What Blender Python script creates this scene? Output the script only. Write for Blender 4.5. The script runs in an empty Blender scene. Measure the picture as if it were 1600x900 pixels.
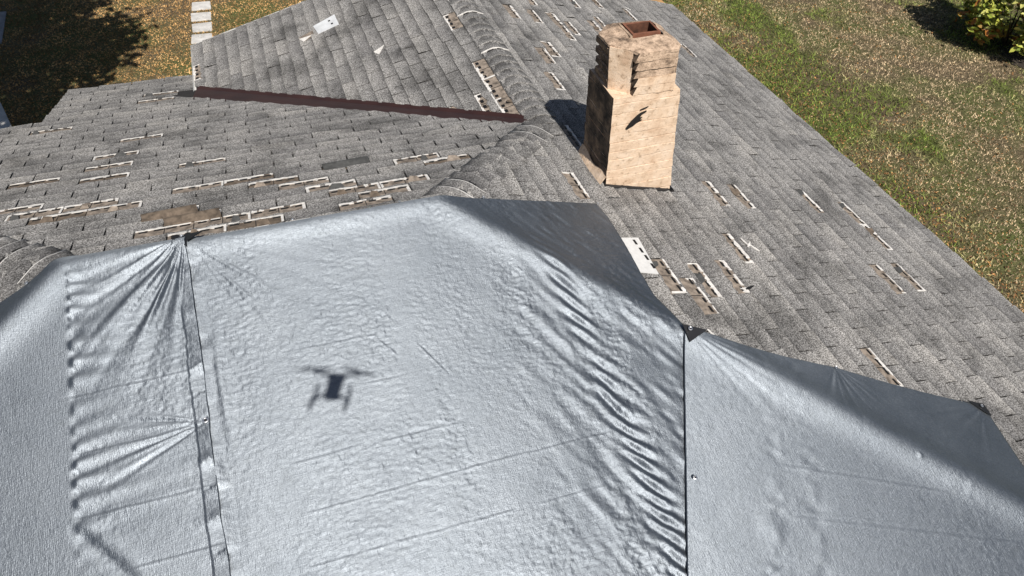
import bpy, bmesh, math, random
import numpy as np
from mathutils import Vector, Matrix

# ------------------------------------------------------------------ camera, sky, sun
scn = bpy.context.scene
COL = scn.collection
H = 4.0                                   # ridge height above the ground (m)
CAM = Vector((-0.8683, -3.6506, 3.0 + H))
RT = Vector((0.943915, -0.327873, 0.03902)); UP = Vector((0.207965, 0.682141, 0.701023)); FW = Vector((0.256464, 0.653592, -0.71207))
cam = bpy.data.cameras.new('camera'); camo = bpy.data.objects.new('camera', cam); COL.objects.link(camo)
camo.matrix_world = Matrix(((RT.x, UP.x, -FW.x, CAM.x), (RT.y, UP.y, -FW.y, CAM.y), (RT.z, UP.z, -FW.z, CAM.z), (0, 0, 0, 1)))
cam.sensor_width = 36; cam.lens = 24.8015; cam.clip_start = 0.02; cam.clip_end = 600
scn.camera = camo
wd = bpy.data.worlds.new('World'); scn.world = wd; wd.use_nodes = True
wn = wd.node_tree; sky = wn.nodes.new('ShaderNodeTexSky'); sky.sky_type = 'NISHITA'; sky.sun_disc = False
sky.sun_elevation = math.radians(51.2); sky.sun_rotation = math.radians(180)
bg = wn.nodes['Background']; bg.inputs['Strength'].default_value = 0.05
wn.links.new(sky.outputs['Color'], bg.inputs['Color'])
sun = bpy.data.lights.new('sun', 'SUN'); sun.energy = 5.0; sun.angle = math.radians(0.53); sun.color = (1, 0.955, 0.89)
suno = bpy.data.objects.new('sun', sun); COL.objects.link(suno); suno.rotation_euler = (math.radians(38.8), 0, 0)
vs = scn.view_settings; vs.view_transform = 'Standard'; vs.look = 'None'; vs.exposure = 0.0; vs.gamma = 1
vs.use_curve_mapping = False

rng = np.random.default_rng(7); random.seed(7)

# ------------------------------------------------------------------ helpers
def link(o, parent=None):
    COL.objects.link(o)
    if parent: o.parent = parent
    return o
def empty(name, loc=(0, 0, 0)):
    o = bpy.data.objects.new(name, None); o.empty_display_size = .2; o.location = loc; return link(o)
def tag(o, label=None, cat=None, group=None, kind=None):
    if label: o['label'] = label
    if cat: o['category'] = cat
    if group: o['group'] = group
    if kind: o['kind'] = kind
    return o
def mesh_obj(name, verts, faces, mats, parent=None, smooth=False, midx=None):
    me = bpy.data.meshes.new(name); me.from_pydata([tuple(v) for v in verts], [], [tuple(f) for f in faces])
    for m in (mats if isinstance(mats, (list, tuple)) else [mats]): me.materials.append(m)
    if midx is not None: me.polygons.foreach_set('material_index', midx)
    if smooth: me.polygons.foreach_set('use_smooth', [True] * len(me.polygons))
    me.update()
    o = bpy.data.objects.new(name, me); return link(o, parent)
def bm_obj(name, bm, mats, parent=None, smooth=False):
    me = bpy.data.meshes.new(name); bmesh.ops.recalc_face_normals(bm, faces=bm.faces[:]); bm.to_mesh(me); bm.free()
    for m in (mats if isinstance(mats, (list, tuple)) else [mats]): me.materials.append(m)
    if smooth: me.polygons.foreach_set('use_smooth', [True] * len(me.polygons))
    o = bpy.data.objects.new(name, me); return link(o, parent)
def prism(bm, lo, hi, mi=0):
    """closed loft between two rings of equal length"""
    a = [bm.verts.new(p) for p in lo]; b = [bm.verts.new(p) for p in hi]; n = len(a)
    fs = [bm.faces.new(a[::-1]), bm.faces.new(b)]
    for i in range(n): fs.append(bm.faces.new((a[i], a[(i + 1) % n], b[(i + 1) % n], b[i])))
    for f in fs: f.material_index = mi
    return a, b
def box(bm, x0, x1, y0, y1, z0, z1, mi=0):
    return prism(bm, [(x0, y0, z0), (x1, y0, z0), (x1, y1, z0), (x0, y1, z0)], [(x0, y0, z1), (x1, y0, z1), (x1, y1, z1), (x0, y1, z1)], mi)
def tube(bm, pts, radii, n=8, mi=0):
    rings = []
    for i, p in enumerate(pts):
        p = Vector(p); d = (Vector(pts[min(i + 1, len(pts) - 1)]) - Vector(pts[max(i - 1, 0)])).normalized()
        s = d.cross(Vector((0, 0, 1)) if abs(d.z) < .9 else Vector((1, 0, 0))).normalized(); t = s.cross(d)
        rings.append([bm.verts.new(p + radii[i] * (math.cos(2 * math.pi * k / n) * s + math.sin(2 * math.pi * k / n) * t)) for k in range(n)])
    for a, b in zip(rings, rings[1:]):
        for k in range(n): bm.faces.new((a[k], a[(k + 1) % n], b[(k + 1) % n], b[k])).material_index = mi
    bm.faces.new(rings[0][::-1]); bm.faces.new(rings[-1])
def _hash(ix, iy, seed):
    h = (ix.astype(np.int64) * 374761393 + iy.astype(np.int64) * 668265263 + seed * 982451653) & 0x7fffffff
    h = ((h ^ (h >> 13)) * 1274126177) & 0x7fffffff
    return ((h ^ (h >> 16)) & 0xffff) / 65535.0
def vnoise(x, y, seed=0):
    x = np.asarray(x, float); y = np.asarray(y, float)
    ix = np.floor(x); iy = np.floor(y); fx = x - ix; fy = y - iy
    fx = fx * fx * (3 - 2 * fx); fy = fy * fy * (3 - 2 * fy)
    a = _hash(ix, iy, seed); b = _hash(ix + 1, iy, seed); c = _hash(ix, iy + 1, seed); d = _hash(ix + 1, iy + 1, seed)
    return (a + (b - a) * fx) * (1 - fy) + (c + (d - c) * fx) * fy - .5

# ------------------------------------------------------------------ materials
def nm(name):
    m = bpy.data.materials.new(name); m.use_nodes = True
    nt = m.node_tree; return m, nt, nt.nodes['Principled BSDF']
def N(nt, t, **kw):
    n = nt.nodes.new(t)
    for k, v in kw.items(): setattr(n, k, v)
    return n
def noise(nt, vec, scale, detail=3, rough=.55):
    n = N(nt, 'ShaderNodeTexNoise'); n.inputs['Scale'].default_value = scale; n.inputs['Detail'].default_value = detail
    n.inputs['Roughness'].default_value = rough; nt.links.new(vec, n.inputs['Vector']); return n.outputs['Fac']
def ramp(nt, fac, stops, interp='LINEAR'):
    r = N(nt, 'ShaderNodeValToRGB'); cr = r.color_ramp; cr.interpolation = interp
    while len(cr.elements) < len(stops): cr.elements.new(.5)
    for e, (p, c) in zip(cr.elements, stops): e.position = p; e.color = (*c, 1) if len(c) == 3 else c
    nt.links.new(fac, r.inputs['Fac']); return r.outputs['Color']
def mix(nt, fac, a, b, mode='MIX'):
    m = N(nt, 'ShaderNodeMix', data_type='RGBA', blend_type=mode)
    for sock, v in ((m.inputs[0], fac), (m.inputs[6], a), (m.inputs[7], b)):
        if hasattr(v, 'links') or isinstance(v, bpy.types.NodeSocket): nt.links.new(v, sock)
        elif isinstance(v, (int, float)): sock.default_value = v
        else: sock.default_value = (*v, 1)
    return m.outputs[2]
def bump(nt, h, bs, strength=.5, dist=.01, normal=None):
    b = N(nt, 'ShaderNodeBump'); b.inputs['Strength'].default_value = strength; b.inputs['Distance'].default_value = dist
    nt.links.new(h, b.inputs['Height'])
    if normal is not None: nt.links.new(normal, b.inputs['Normal'])
    if bs is not None: nt.links.new(b.outputs['Normal'], bs.inputs['Normal'])
    return b.outputs['Normal']
def plain(name, col, rough=.7, metal=0, var=.25, scale=8):
    m, nt, bs = nm(name); p = N(nt, 'ShaderNodeNewGeometry').outputs['Position']
    f = noise(nt, p, scale, 4)
    c = ramp(nt, f, [(.25, [x * (1 - var) for x in col]), (.75, [min(1, x * (1 + var)) for x in col])])
    nt.links.new(c, bs.inputs['Base Color']); bs.inputs['Roughness'].default_value = rough; bs.inputs['Metallic'].default_value = metal
    return m

def shingle_mat(name, per_object):
    m, nt, bs = nm(name)
    p = N(nt, 'ShaderNodeNewGeometry').outputs['Position']
    if per_object: rnd = N(nt, 'ShaderNodeObjectInfo').outputs['Random']
    else: rnd = N(nt, 'ShaderNodeAttribute', attribute_name='shade').outputs['Fac']
    g = ramp(nt, noise(nt, p, 105, 3, .75), [(.34, (.036, .0345, .0335)), (.47, (.178, .172, .166)), (.61, (.50, .488, .475))])
    tone = N(nt, 'ShaderNodeAttribute', attribute_name='tab_tone').outputs['Fac']  # tone grade: darker at the tab's top, paler at its butt
    ad = N(nt, 'ShaderNodeMath', operation='MULTIPLY_ADD'); nt.links.new(noise(nt, p, 7, 4, .6), ad.inputs[0]); ad.inputs[1].default_value = .6; nt.links.new(tone, ad.inputs[2])
    g = mix(nt, 1, g, ramp(nt, ad.outputs[0], [(.30, (.46, .46, .465)), (.60, (.94, .935, .93)), (.92, (1.14, 1.13, 1.11))]), 'MULTIPLY')
    tab = ramp(nt, rnd, [(0, (.80, .80, .81)), (.25, (.94, .94, .94)), (.7, (1.0, 1.0, 1.0)), (1, (1.16, 1.15, 1.13))])
    c = mix(nt, 1, g, tab, 'MULTIPLY')
    bl = ramp(nt, noise(nt, p, 2.2, 5, .6), [(.33, (.55, .55, .55)), (.50, (.98, .98, .98)), (.72, (1.18, 1.17, 1.16))])
    c = mix(nt, 1, c, bl, 'MULTIPLY')
    st = ramp(nt, noise(nt, p, 11, 4, .65), [(.28, (.62, .61, .6)), (.42, (1, 1, 1))])
    c = mix(nt, 1, c, st, 'MULTIPLY')
    nt.links.new(c, bs.inputs['Base Color']); bs.inputs['Roughness'].default_value = .9
    bs.inputs['Specular IOR Level'].default_value = .25
    bump(nt, noise(nt, p, 190, 2), bs, .5, .004)
    return m
M_SH = shingle_mat('shingle_granules', True); M_SHS = shingle_mat('shingle_granules_field', False)
M_DECK = plain('roof_felt', (.022, .02, .019), .95, 0, .4, 20)
M_BARE = plain('bare_shingle_mat', (.25, .205, .165), .9, 0, .75, 22)
M_BROWN = plain('torn_brown_mat', (.15, .115, .085), .95, 0, .6, 25)
M_PALE = plain('unweathered_granules', (.74, .71, .67), .85, 0, .25, 30)
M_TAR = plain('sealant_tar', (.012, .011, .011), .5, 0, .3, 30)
M_DARKFLAP = plain('shingle_underside', (.07, .07, .068), .9, 0, .4, 30)
M_FLASH = plain('brown_valley_metal', (.042, .017, .0135), .5, .0, .3, 3)
M_WHITEMETAL = plain('pale_drip_metal', (.62, .62, .6), .5, .3, .15, 10)
M_GALV = plain('galvanised_plate', (.74, .75, .76), .5, .1, .2, 8)
M_WHITE = plain('bare_white_strip', (.72, .71, .69), .7, 0, .1, 30)
M_WOOD = plain('raw_plywood', (.52, .30, .12), .75, 0, .25, 10)
M_WALL = plain('cream_stucco_wall', (.55, .50, .42), .9, 0, .12, 6)
M_FASCIA = plain('white_fascia_paint', (.66, .65, .62), .6, 0, .12, 5)

def tarp_mat(name='silver_poly_tarp', tx=0, ty=1):
    m, nt, bs = nm(name)
    p = N(nt, 'ShaderNodeNewGeometry').outputs['Position']
    mp = N(nt, 'ShaderNodeMapping'); nt.links.new(p, mp.inputs['Vector']); mp.inputs['Scale'].default_value = (1, 2.4, 1)
    c = ramp(nt, noise(nt, p, 3.0, 5), [(.3, (.226, .251, .281)), (.7, (.262, .288, .319))])
    dirt = ramp(nt, noise(nt, p, 26, 4, .7), [(.3, (.90, .90, .89)), (.5, (1, 1, 1))])
    c = mix(nt, 1, c, dirt, 'MULTIPLY')
    c = mix(nt, 1, c, ramp(nt, noise(nt, mp.outputs['Vector'], 75, 2, .7), [(.35, (.90, .90, .905)), (.5, (1, 1, 1)), (.65, (1.12, 1.12, 1.115))]), 'MULTIPLY')
    nt.links.new(c, bs.inputs['Base Color'])
    bs.inputs['Metallic'].default_value = .92
    r = ramp(nt, noise(nt, p, 7, 3), [(.3, (.495, .495, .495)), (.7, (.56, .56, .56))])
    nt.links.new(r, bs.inputs['Roughness'])
    # the weave is rumpled in short cross ripples, so it scatters far more along y than along x
    tg = N(nt, 'ShaderNodeCombineXYZ'); tg.inputs['X'].default_value = tx; tg.inputs['Y'].default_value = ty
    nt.links.new(tg.outputs['Vector'], bs.inputs['Tangent']); bs.inputs['Anisotropic'].default_value = .79
    n1 = bump(nt, noise(nt, mp.outputs['Vector'], 58, 3, .7), None, .30, .005)
    mp2 = N(nt, 'ShaderNodeMapping'); nt.links.new(p, mp2.inputs['Vector']); mp2.inputs['Scale'].default_value = (3.5, 1, 1)
    n2 = bump(nt, noise(nt, mp2.outputs['Vector'], 60, 2, .6), None, .25, .004, n1)
    for sc, k in (((2.5, 40, 10), .30), ((40, 2.5, 10), .22)):
        mw = N(nt, 'ShaderNodeMapping'); nt.links.new(p, mw.inputs['Vector']); mw.inputs['Scale'].default_value = sc
        n2 = bump(nt, noise(nt, mw.outputs['Vector'], 5, 2, .6), None, k, .004, n2)
    bump(nt, noise(nt, p, 170, 1), bs, .14, .002, n2)
    return m
M_TARP = tarp_mat(); M_TARP2 = tarp_mat('silver_poly_tarp_turned', .36, .93)
M_PATCH = plain('black_corner_patch', (.014, .014, .016), .5, 0, .3, 30)
M_GROM = plain('aluminium_grommet', (.75, .76, .78), .3, .9, .08, 30)

def stucco_mat():
    m, nt, bs = nm('painted_chimney_stucco')
    p = N(nt, 'ShaderNodeNewGeometry').outputs['Position']
    c = ramp(nt, noise(nt, p, 9, 5, .6), [(.3, (.62, .43, .29)), (.5, (.76, .57, .41)), (.7, (.82, .65, .50))])
    d = ramp(nt, noise(nt, p, 23, 5, .7), [(.30, (.25, .2, .16)), (.40, (.85, .83, .8)), (.5, (1, 1, 1))])
    c = mix(nt, .9, c, d, 'MULTIPLY')
    mp = N(nt, 'ShaderNodeMapping'); nt.links.new(p, mp.inputs['Vector']); mp.inputs['Scale'].default_value = (1, 1, 4.5)
    c = mix(nt, .30, c, ramp(nt, noise(nt, mp.outputs['Vector'], 6, 6, .75), [(.33, (.42, .36, .3)), (.44, (1, 1, 1))]), 'MULTIPLY')
    nt.links.new(c, bs.inputs['Base Color']); bs.inputs['Roughness'].default_value = .88
    n1 = bump(nt, noise(nt, p, 45, 4, .65), None, .5, .01)
    bump(nt, noise(nt, p, 170, 2), bs, .4, .004, n1)
    return m
def shade_stain_mat():  # black stains, with the shade of the left side put into the colour
    m, nt, bs = nm('shaded_stained_stucco')
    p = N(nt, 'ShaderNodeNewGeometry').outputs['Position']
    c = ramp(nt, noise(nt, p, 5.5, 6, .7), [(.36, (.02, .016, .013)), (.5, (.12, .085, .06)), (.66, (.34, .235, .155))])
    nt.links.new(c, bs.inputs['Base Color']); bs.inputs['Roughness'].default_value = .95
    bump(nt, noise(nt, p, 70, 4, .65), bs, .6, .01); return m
def shade_stain_left(o):  # left-facing faces take the stained colour with shade painted in
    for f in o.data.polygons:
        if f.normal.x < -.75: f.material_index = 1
def weathered_mat():
    m, nt, bs = nm('weathered_chimney_stucco')
    p = N(nt, 'ShaderNodeNewGeometry').outputs['Position']
    c = ramp(nt, noise(nt, p, 16, 5, .65), [(.30, (.13, .09, .065)), (.45, (.42, .30, .21)), (.62, (.68, .50, .36))])
    d = ramp(nt, noise(nt, p, 60, 4, .7), [(.32, (.35, .32, .3)), (.48, (1, 1, 1))])
    c = mix(nt, .8, c, d, 'MULTIPLY')
    nt.links.new(c, bs.inputs['Base Color']); bs.inputs['Roughness'].default_value = .95
    bump(nt, noise(nt, p, 90, 4, .65), bs, .8, .01)
    return m
M_SHADE_STAIN = shade_stain_mat(); M_STUC = stucco_mat(); M_WEATH = weathered_mat()
M_FLUE = plain('terracotta_flue', (.20, .080, .045), .8, 0, .5, 14)
M_FLUEIN = plain('sooty_flue_wall', (.10, .04, .022), .9, 0, .7, 18)
M_SOOT = plain('soot', (.012, .010, .009), .95, 0, .3, 10)

# ------------------------------------------------------------------ roof geometry (metres, z=0 is the ground)
S_, A_, W_, E_, YF, XJ, JY, SU, XU = .28936, 2.26142, 1.29204, 4.90691, 5.28488, -3.14859, 3.5299, .27949, -1.71542
YV = W_ - SU / S_ * (XU - W_)
class Plane:
    def __init__(s, name, O, ev, n):
        s.name = name; s.O = Vector(O); s.ev = Vector(ev).normalized(); s.n = Vector(n).normalized(); s.et = s.ev.cross(s.n).normalized()
        s.M = Matrix((( s.et.x, s.ev.x, s.n.x), (s.et.y, s.ev.y, s.n.y), (s.et.z, s.ev.z, s.n.z)))
    def P(s, t, v, z=0): return s.O + s.et * t + s.ev * v + s.n * z
    def tv(s, x, y):
        z = s.O.z - (s.n.x * (x - s.O.x) + s.n.y * (y - s.O.y)) / s.n.z
        d = Vector((x, y, z)) - s.O; return d.dot(s.et), d.dot(s.ev)
PR = Plane('right', (0, 0, H), (1, 0, -S_), (S_, 0, 1))
PL = Plane('far', (0, 0, H), (0, 1, -S_), (0, S_, 1))
PN = Plane('near', (0, 0, H), (0, -1, -S_), (0, -S_, 1))
PS = Plane('left', (-A_, 0, H), (-1, 0, -S_), (-S_, 0, 1))
PU = Plane('wing', (W_, 0, H - S_ * W_), (-1, 0, -SU), (-SU, 0, 1))
house = empty('house', (0, 0, 0))
tag(house, 'house with storm-damaged grey three-tab shingle roof, brown valley flashing and tan chimney', 'house')

def hip_half(a, b, c): return (a, b, c)          # a*x + b*y <= c
# valley cut on the far slope runs between these two plan points
VLA, VLB = (-1.739, 3.84), (1.13, 1.30)
vdx, vdy = VLB[0] - VLA[0], VLB[1] - VLA[1]
VL = (-vdy, vdx, -vdy * VLA[0] + vdx * VLA[1])   # keep the side nearer the ridge
HN = (1, 1, 0)
PIECES = {
 'right': [(lambda x, y: y < W_, [(-1, 1, 0), (-1, -1, 0)]), (lambda x, y: y >= W_, [(-1, 0, -W_), (0, 1, YF)])],
 'far':   [(lambda x, y: y < W_, [(1, -1, 0), (-1, -1, A_)]),
           (lambda x, y: W_ <= y < JY, [(-1, -1, A_), VL]),
           (lambda x, y: JY <= y < YV + .0, [(-1, 0, -XJ), VL]),
           (lambda x, y: y >= YV, [(-1, 0, -XJ), (1, 0, XU + .12)])],
 'near':  [(lambda x, y: True, [(1, 1, 0), (-1, 1, A_)])],
 'left':  [(lambda x, y: True, [(1, 1, -A_), (1, -1, -A_)])],
 'wing':  [(lambda x, y: True, [(1, 0, W_), (0, 1, YF), (-SU / S_, -1, -W_ - SU / S_ * W_ - .065)])],
}
EXP, TABW = .143, .362
def clip(poly, a, b, c):
    out = []
    for i, p in enumerate(poly):
        q = poly[(i + 1) % len(poly)]
        dp = a * p[0] + b * p[1] - c; dq = a * q[0] + b * q[1] - c
        if dp <= 0: out.append(p)
        if (dp < 0 < dq) or (dq < 0 < dp):
            u = dp / (dp - dq); out.append((p[0] + u * (q[0] - p[0]), p[1] + u * (q[1] - p[1])))
    return out
def inside(poly, x, y):
    r = False
    for i in range(len(poly)):
        x1, y1 = poly[i]; x2, y2 = poly[i - 1]
        if (y1 > y) != (y2 > y) and x < (x2 - x1) * (y - y1) / (y2 - y1) + x1: r = not r
    return r
def to_px(P):
    d = Vector(P) - CAM; z = d.dot(FW)
    if z < .1: return None
    return 800 + 1102.29 * d.dot(RT) / z, 450 - 1102.29 * d.dot(UP) / z

# tarp outlines in plan (used for the tarps and to leave out hidden shingles)
T_LEFT = [(-1.58, .062), (-2.222, .085), (-2.463, -.049), (-2.642, -.114), (-3.45, -.42), (-3.45, -4.5), (-1.57, -4.5)]
T_MID = [(-1.60, .062), (-.638, .045), (.141, .035), (.33, .05), (1.233, .071), (1.255, -.108), (1.249, -.404), (1.222, -.713), (1.205, -.935), (1.235, -1.099), (1.28, -1.30), (1.28, -4.5), (-1.60, -4.5)]
T_RIGHT = [(1.25, -1.262), (2.228, -1.66), (3.268, -2.095), (2.55, -4.55), (-.27, -4.55)]

# ------------------------------------------------------------------ shingle tabs
DAMAGE = {
 'right': [(1.47, -.63, .1), (1.47, -.86, .1), (1.76, -.65, .45), (2.08, -.69, .4), (1.17, .42, .4), (2.43, .39, .45), (2.75, .32, .3), (3.66, .37, .5), (3.96, .23, .4), (3.99, -.12, .6), (3.59, -.84, .3), (3.92, -.86, .35), (2.68, -1.75, .4), (1.84, 2.67, .1), (2.01, 2.79, .2), (1.98, 3.78, .2), (2.17, 3.81, .3), (2.35, 3.85, .2), (2.64, 3.59, .5), (2.87, 3.78, .3), (4.3, 3.61, .5), (3.67, 4.47, .5), (2.53, 3.45, .5), (1.75, 3.72, .1), (2.2, 4.4, .4), (2.0, 4.25, .3), (3.1, 3.9, .5), (2.9, 4.6, .5), (3.3, 4.75, .5), (1.70, 2.25, .4), (1.45, 1.05, .6), (2.25, -.35, .6)],
 'wing': [(1.08, 3.61, .02), (1.13, 2.43, .02), (1.11, 2.07, .02), (1.13, 1.75, .02), (1.0, 1.86, .05), (.71, 1.96, .5), (.84, 1.84, .5), (-1.65, 4.48, .4), (1.26, 3.95, .3)],
 'far': [(-1.5, 1.02, .45), (-1.17, .98, .4), (-.99, .80, .35), (-.81, .69, .3), (-.60, .60, .35), (-.40, .54, .35), (-.2, .41, .4), (-.27, .32, .3), (-.48, .16, .5), (-.42, 1.09, .05), (-.05, .92, .4), (.3, .79, .55), (-2.55, 1.07, .35), (-2.40, .95, .3), (-2.13, .86, .35), (-1.84, .60, .05), (-1.54, .47, .05), (-1.36, .36, .3), (-1.28, .26, .2), (-1.45, .2, .5), (-2.78, 1.78, .5), (-2.3, 2.19, .6), (-2.3, 1.99, .65), (-2.36, 1.81, .55), (-2.37, 1.58, .5), (-2.2, 2.54, .6), (-2.14, 4.3, .5), (-1.98, 3.89, .45), (-1.65, 1.56, .6), (-3.0, 3.3, .5), (-.95, .1, .55), (-2.62, .93, .3), (-2.25, 1.02, .4), (-1.7, .44, .25), (-1.02, .35, .35), (-2.9, 1.2, .5)],
 'near': [], 'left': [],
}
PHASE = {'right': .02, 'far': .07, 'wing': .05, 'near': .1, 'left': .0}
FLAPS = {('far', -.42, 1.09): 'dark', ('far', -1.84, .60): 'brown', ('far', -1.54, .47): 'brown'}

def eave_v(pl):
    return {'right': PR.tv(E_ + .03, 0)[1], 'far': PL.tv(0, E_ + .03)[1], 'near': PN.tv(0, -E_ - .03)[1], 'left': PS.tv(-A_ - E_ - .03, 0)[1], 'wing': PU.tv(XU - .02, 0)[1]}[pl.name]
TABS = []          # dict: plane, poly(tv, list), full(bool), t,v center, area
for pl in (PR, PL, PU, PN, PS):
    ve = eave_v(pl); nc = int(ve / EXP) + 1
    if pl is PR: tr = (-6, 6)
    elif pl is PL: tr = (-7.3, 2)
    elif pl is PU: tr = (1, 5.6)
    elif pl is PN: tr = (-5.2, 7.3)
    else: tr = (-5.2, 5.2)
    for k in range(nc):
        vb = ve - k * EXP; vt = vb - EXP
        off = PHASE[pl.name] + (TABW * .5 if k % 2 else 0) + .02 * math.sin(k * 1.7)
        i0 = int((tr[0] - off) / TABW) - 1; i1 = int((tr[1] - off) / TABW) + 1
        for i in range(i0, i1):
            ta = off + i * TABW; tb = ta + TABW
            tc, vc = (ta + tb) / 2, (vt + vb) / 2
            c3 = pl.P(tc, vc)
            if pl is PL and c3.y > JY and c3.x < XJ - TABW: continue
            gap = .0125
            jb = random.gauss(0, .004)
            rect = [(ta + gap / 2, vt - .02), (tb - gap / 2, vt - .02), (tb - gap / 2, vb + jb + random.gauss(0, .001)), (ta + gap / 2, vb + jb)]
            xy = []
            for (t, v) in rect: q = pl.P(t, v); xy.append((q.x, q.y))
            full = True; poly = xy
            cx_, cy_ = c3.x, c3.y
            for test, hps in PIECES[pl.name]:
                if test(cx_, cy_):
                    for hp in hps:
                        new = clip(poly, *hp)
                        if len(new) != len(poly) or any((abs(a[0] - b[0]) + abs(a[1] - b[1])) > 1e-6 for a, b in zip(new, poly)): full = False
                        poly = new
                        if len(poly) < 3: break
                    break
            if len(poly) < 3: continue
            hid = sum(any(inside(T, x, y) for T in (T_LEFT, T_MID, T_RIGHT)) and not (y > -.02 and x < .9) for x, y in poly)
            if hid == len(poly):
                continue
            tvp = [pl.tv(x, y) for x, y in poly]
            TABS.append(dict(pl=pl, poly=tvp, full=full, t=tc, v=vc, vt=vt, vb=vb, ta=ta, tb=tb, x=c3.x, y=c3.y, stub=None, flap=None))
# mark the damaged tabs
for pname, lst in DAMAGE.items():
    cand = [T for T in TABS if T['pl'].name == pname]
    for (x, y, stub) in lst:
        best = min(cand, key=lambda T: (T['x'] - x) ** 2 + (T['y'] - y) ** 2 * (1.0))
        best['stub'] = stub * {'far': .45, 'right': .6}.get(pname, 1); best['flap'] = FLAPS.get((pname, x, y))
def tab_mesh(poly, t, v, vt, vb, th, curl=0.0, name='shingle'):
    """thin wedge: thick butt edge down-slope, tapering under the course above"""
    vs_, fs = [], []
    n = len(poly)
    for (a, b) in poly:
        f = (b - (vt - .02)) / (EXP + .02)
        vs_.append((a - t, b - v, .0035 + th * max(0, f) + curl * max(0, f) ** 3 * (a - t) / TABW * 2))
    for i in range(n): vs_.append((vs_[i][0], vs_[i][1], vs_[i][2] - .0055))
    fs.append(list(range(n)))
    for i in range(n): j = (i + 1) % n; fs.append((i, i + n, j + n, j))
    # winding: polygon must face +z
    ar = sum(poly[i][0] * poly[(i + 1) % n][1] - poly[(i + 1) % n][0] * poly[i][1] for i in range(n))
    if ar < 0: fs = [tuple(f[::-1]) for f in fs]
    return vs_, fs
def tone_of(v_, e=EXP): return [min(1, max(0, (q[1] + e / 2) / e)) * .62 for q in v_]  # grade running down the tab, low at the top, high at the butt
def put_tone(me, vals): me.attributes.new('tab_tone', 'FLOAT', 'POINT').data.foreach_set('value', vals)
def place(pl, t, v, z=0):
    m = pl.M.to_4x4(); m.translation = pl.P(t, v, z); return m
# projected size decides which tabs become single parts
vis = []
for T in TABS:
    if T['stub'] is not None: T['area'] = 0; continue
    px = [to_px(T['pl'].P(a, b)) for a, b in T['poly']]
    T['area'] = 0
    if any(p is None for p in px): continue
    cx_, cy_ = sum(p[0] for p in px) / len(px), sum(p[1] for p in px) / len(px)
    if not (0 <= cx_ <= 1600 and 0 <= cy_ <= 900): continue
    if 925 < cx_ < 1050 and 40 < cy_ < 290: continue
    if T['pl'].name in ('near', 'left'): continue
    if any(inside(Q, T['x'], T['y']) for Q in (T_LEFT, T_MID, T_RIGHT)): continue
    ar = abs(sum(px[i][0] * px[(i + 1) % len(px)][1] - px[(i + 1) % len(px)][0] * px[i][1] for i in range(len(px)))) / 2
    T['area'] = ar; vis.append(T)
vis.sort(key=lambda T: -T['area'])
single = vis[:300]
for T in single: T['single'] = True
variants = []
for k in range(8):
    g = .0125; jj = random.gauss(0, .0045); j1, j2 = jj + random.gauss(0, .0025), jj + random.gauss(0, .0025)
    poly = [(-TABW / 2 + g / 2, -EXP / 2 - .02), (TABW / 2 - g / 2, -EXP / 2 - .02), (TABW / 2 - g / 2, EXP / 2 + j1), (-TABW / 2 + g / 2, EXP / 2 + j2)]
    v_, f_ = tab_mesh(poly, 0, 0, -EXP / 2, EXP / 2, random.uniform(.010, .016), random.gauss(0, .005))
    me = bpy.data.meshes.new('shingle'); me.from_pydata(v_, [], f_); me.materials.append(M_SH); put_tone(me, tone_of(v_)); me.update(); variants.append(me)
for T in single:
    if T['full']: me = random.choice(variants)
    else:
        v_, f_ = tab_mesh(T['poly'], T['t'], T['v'], T['vt'], T['vb'], .010)
        me = bpy.data.meshes.new('shingle'); me.from_pydata(v_, [], f_); me.materials.append(M_SH); put_tone(me, tone_of(v_)); me.update()
    o = bpy.data.objects.new('shingle', me); link(o, house); o.matrix_local = place(T['pl'], T['t'], T['v'])
# the remaining tabs, one joined part for each slope
for pl in (PR, PL, PU, PN, PS):
    V, F, SHD, TONE = [], [], [], []
    for T in TABS:
        if T['pl'] is not pl or T.get('single') or T['stub'] is not None: continue
        v_, f_ = tab_mesh(T['poly'], T['t'], T['v'], T['vt'], T['vb'], random.uniform(.009, .015), random.gauss(0, .005))
        b = len(V); m = place(pl, T['t'], T['v'])
        V += [m @ Vector(q) for q in v_]; F += [tuple(i + b for i in f) for f in f_]; SHD += [random.random()] * len(v_); TONE += tone_of(v_)
    if not V: continue
    o = mesh_obj('shingle_field', V, F, M_SHS, house); tag(o, kind='stuff')
    at = o.data.attributes.new('shade', 'FLOAT', 'POINT'); at.data.foreach_set('value', SHD); put_tone(o.data, TONE)

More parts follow.
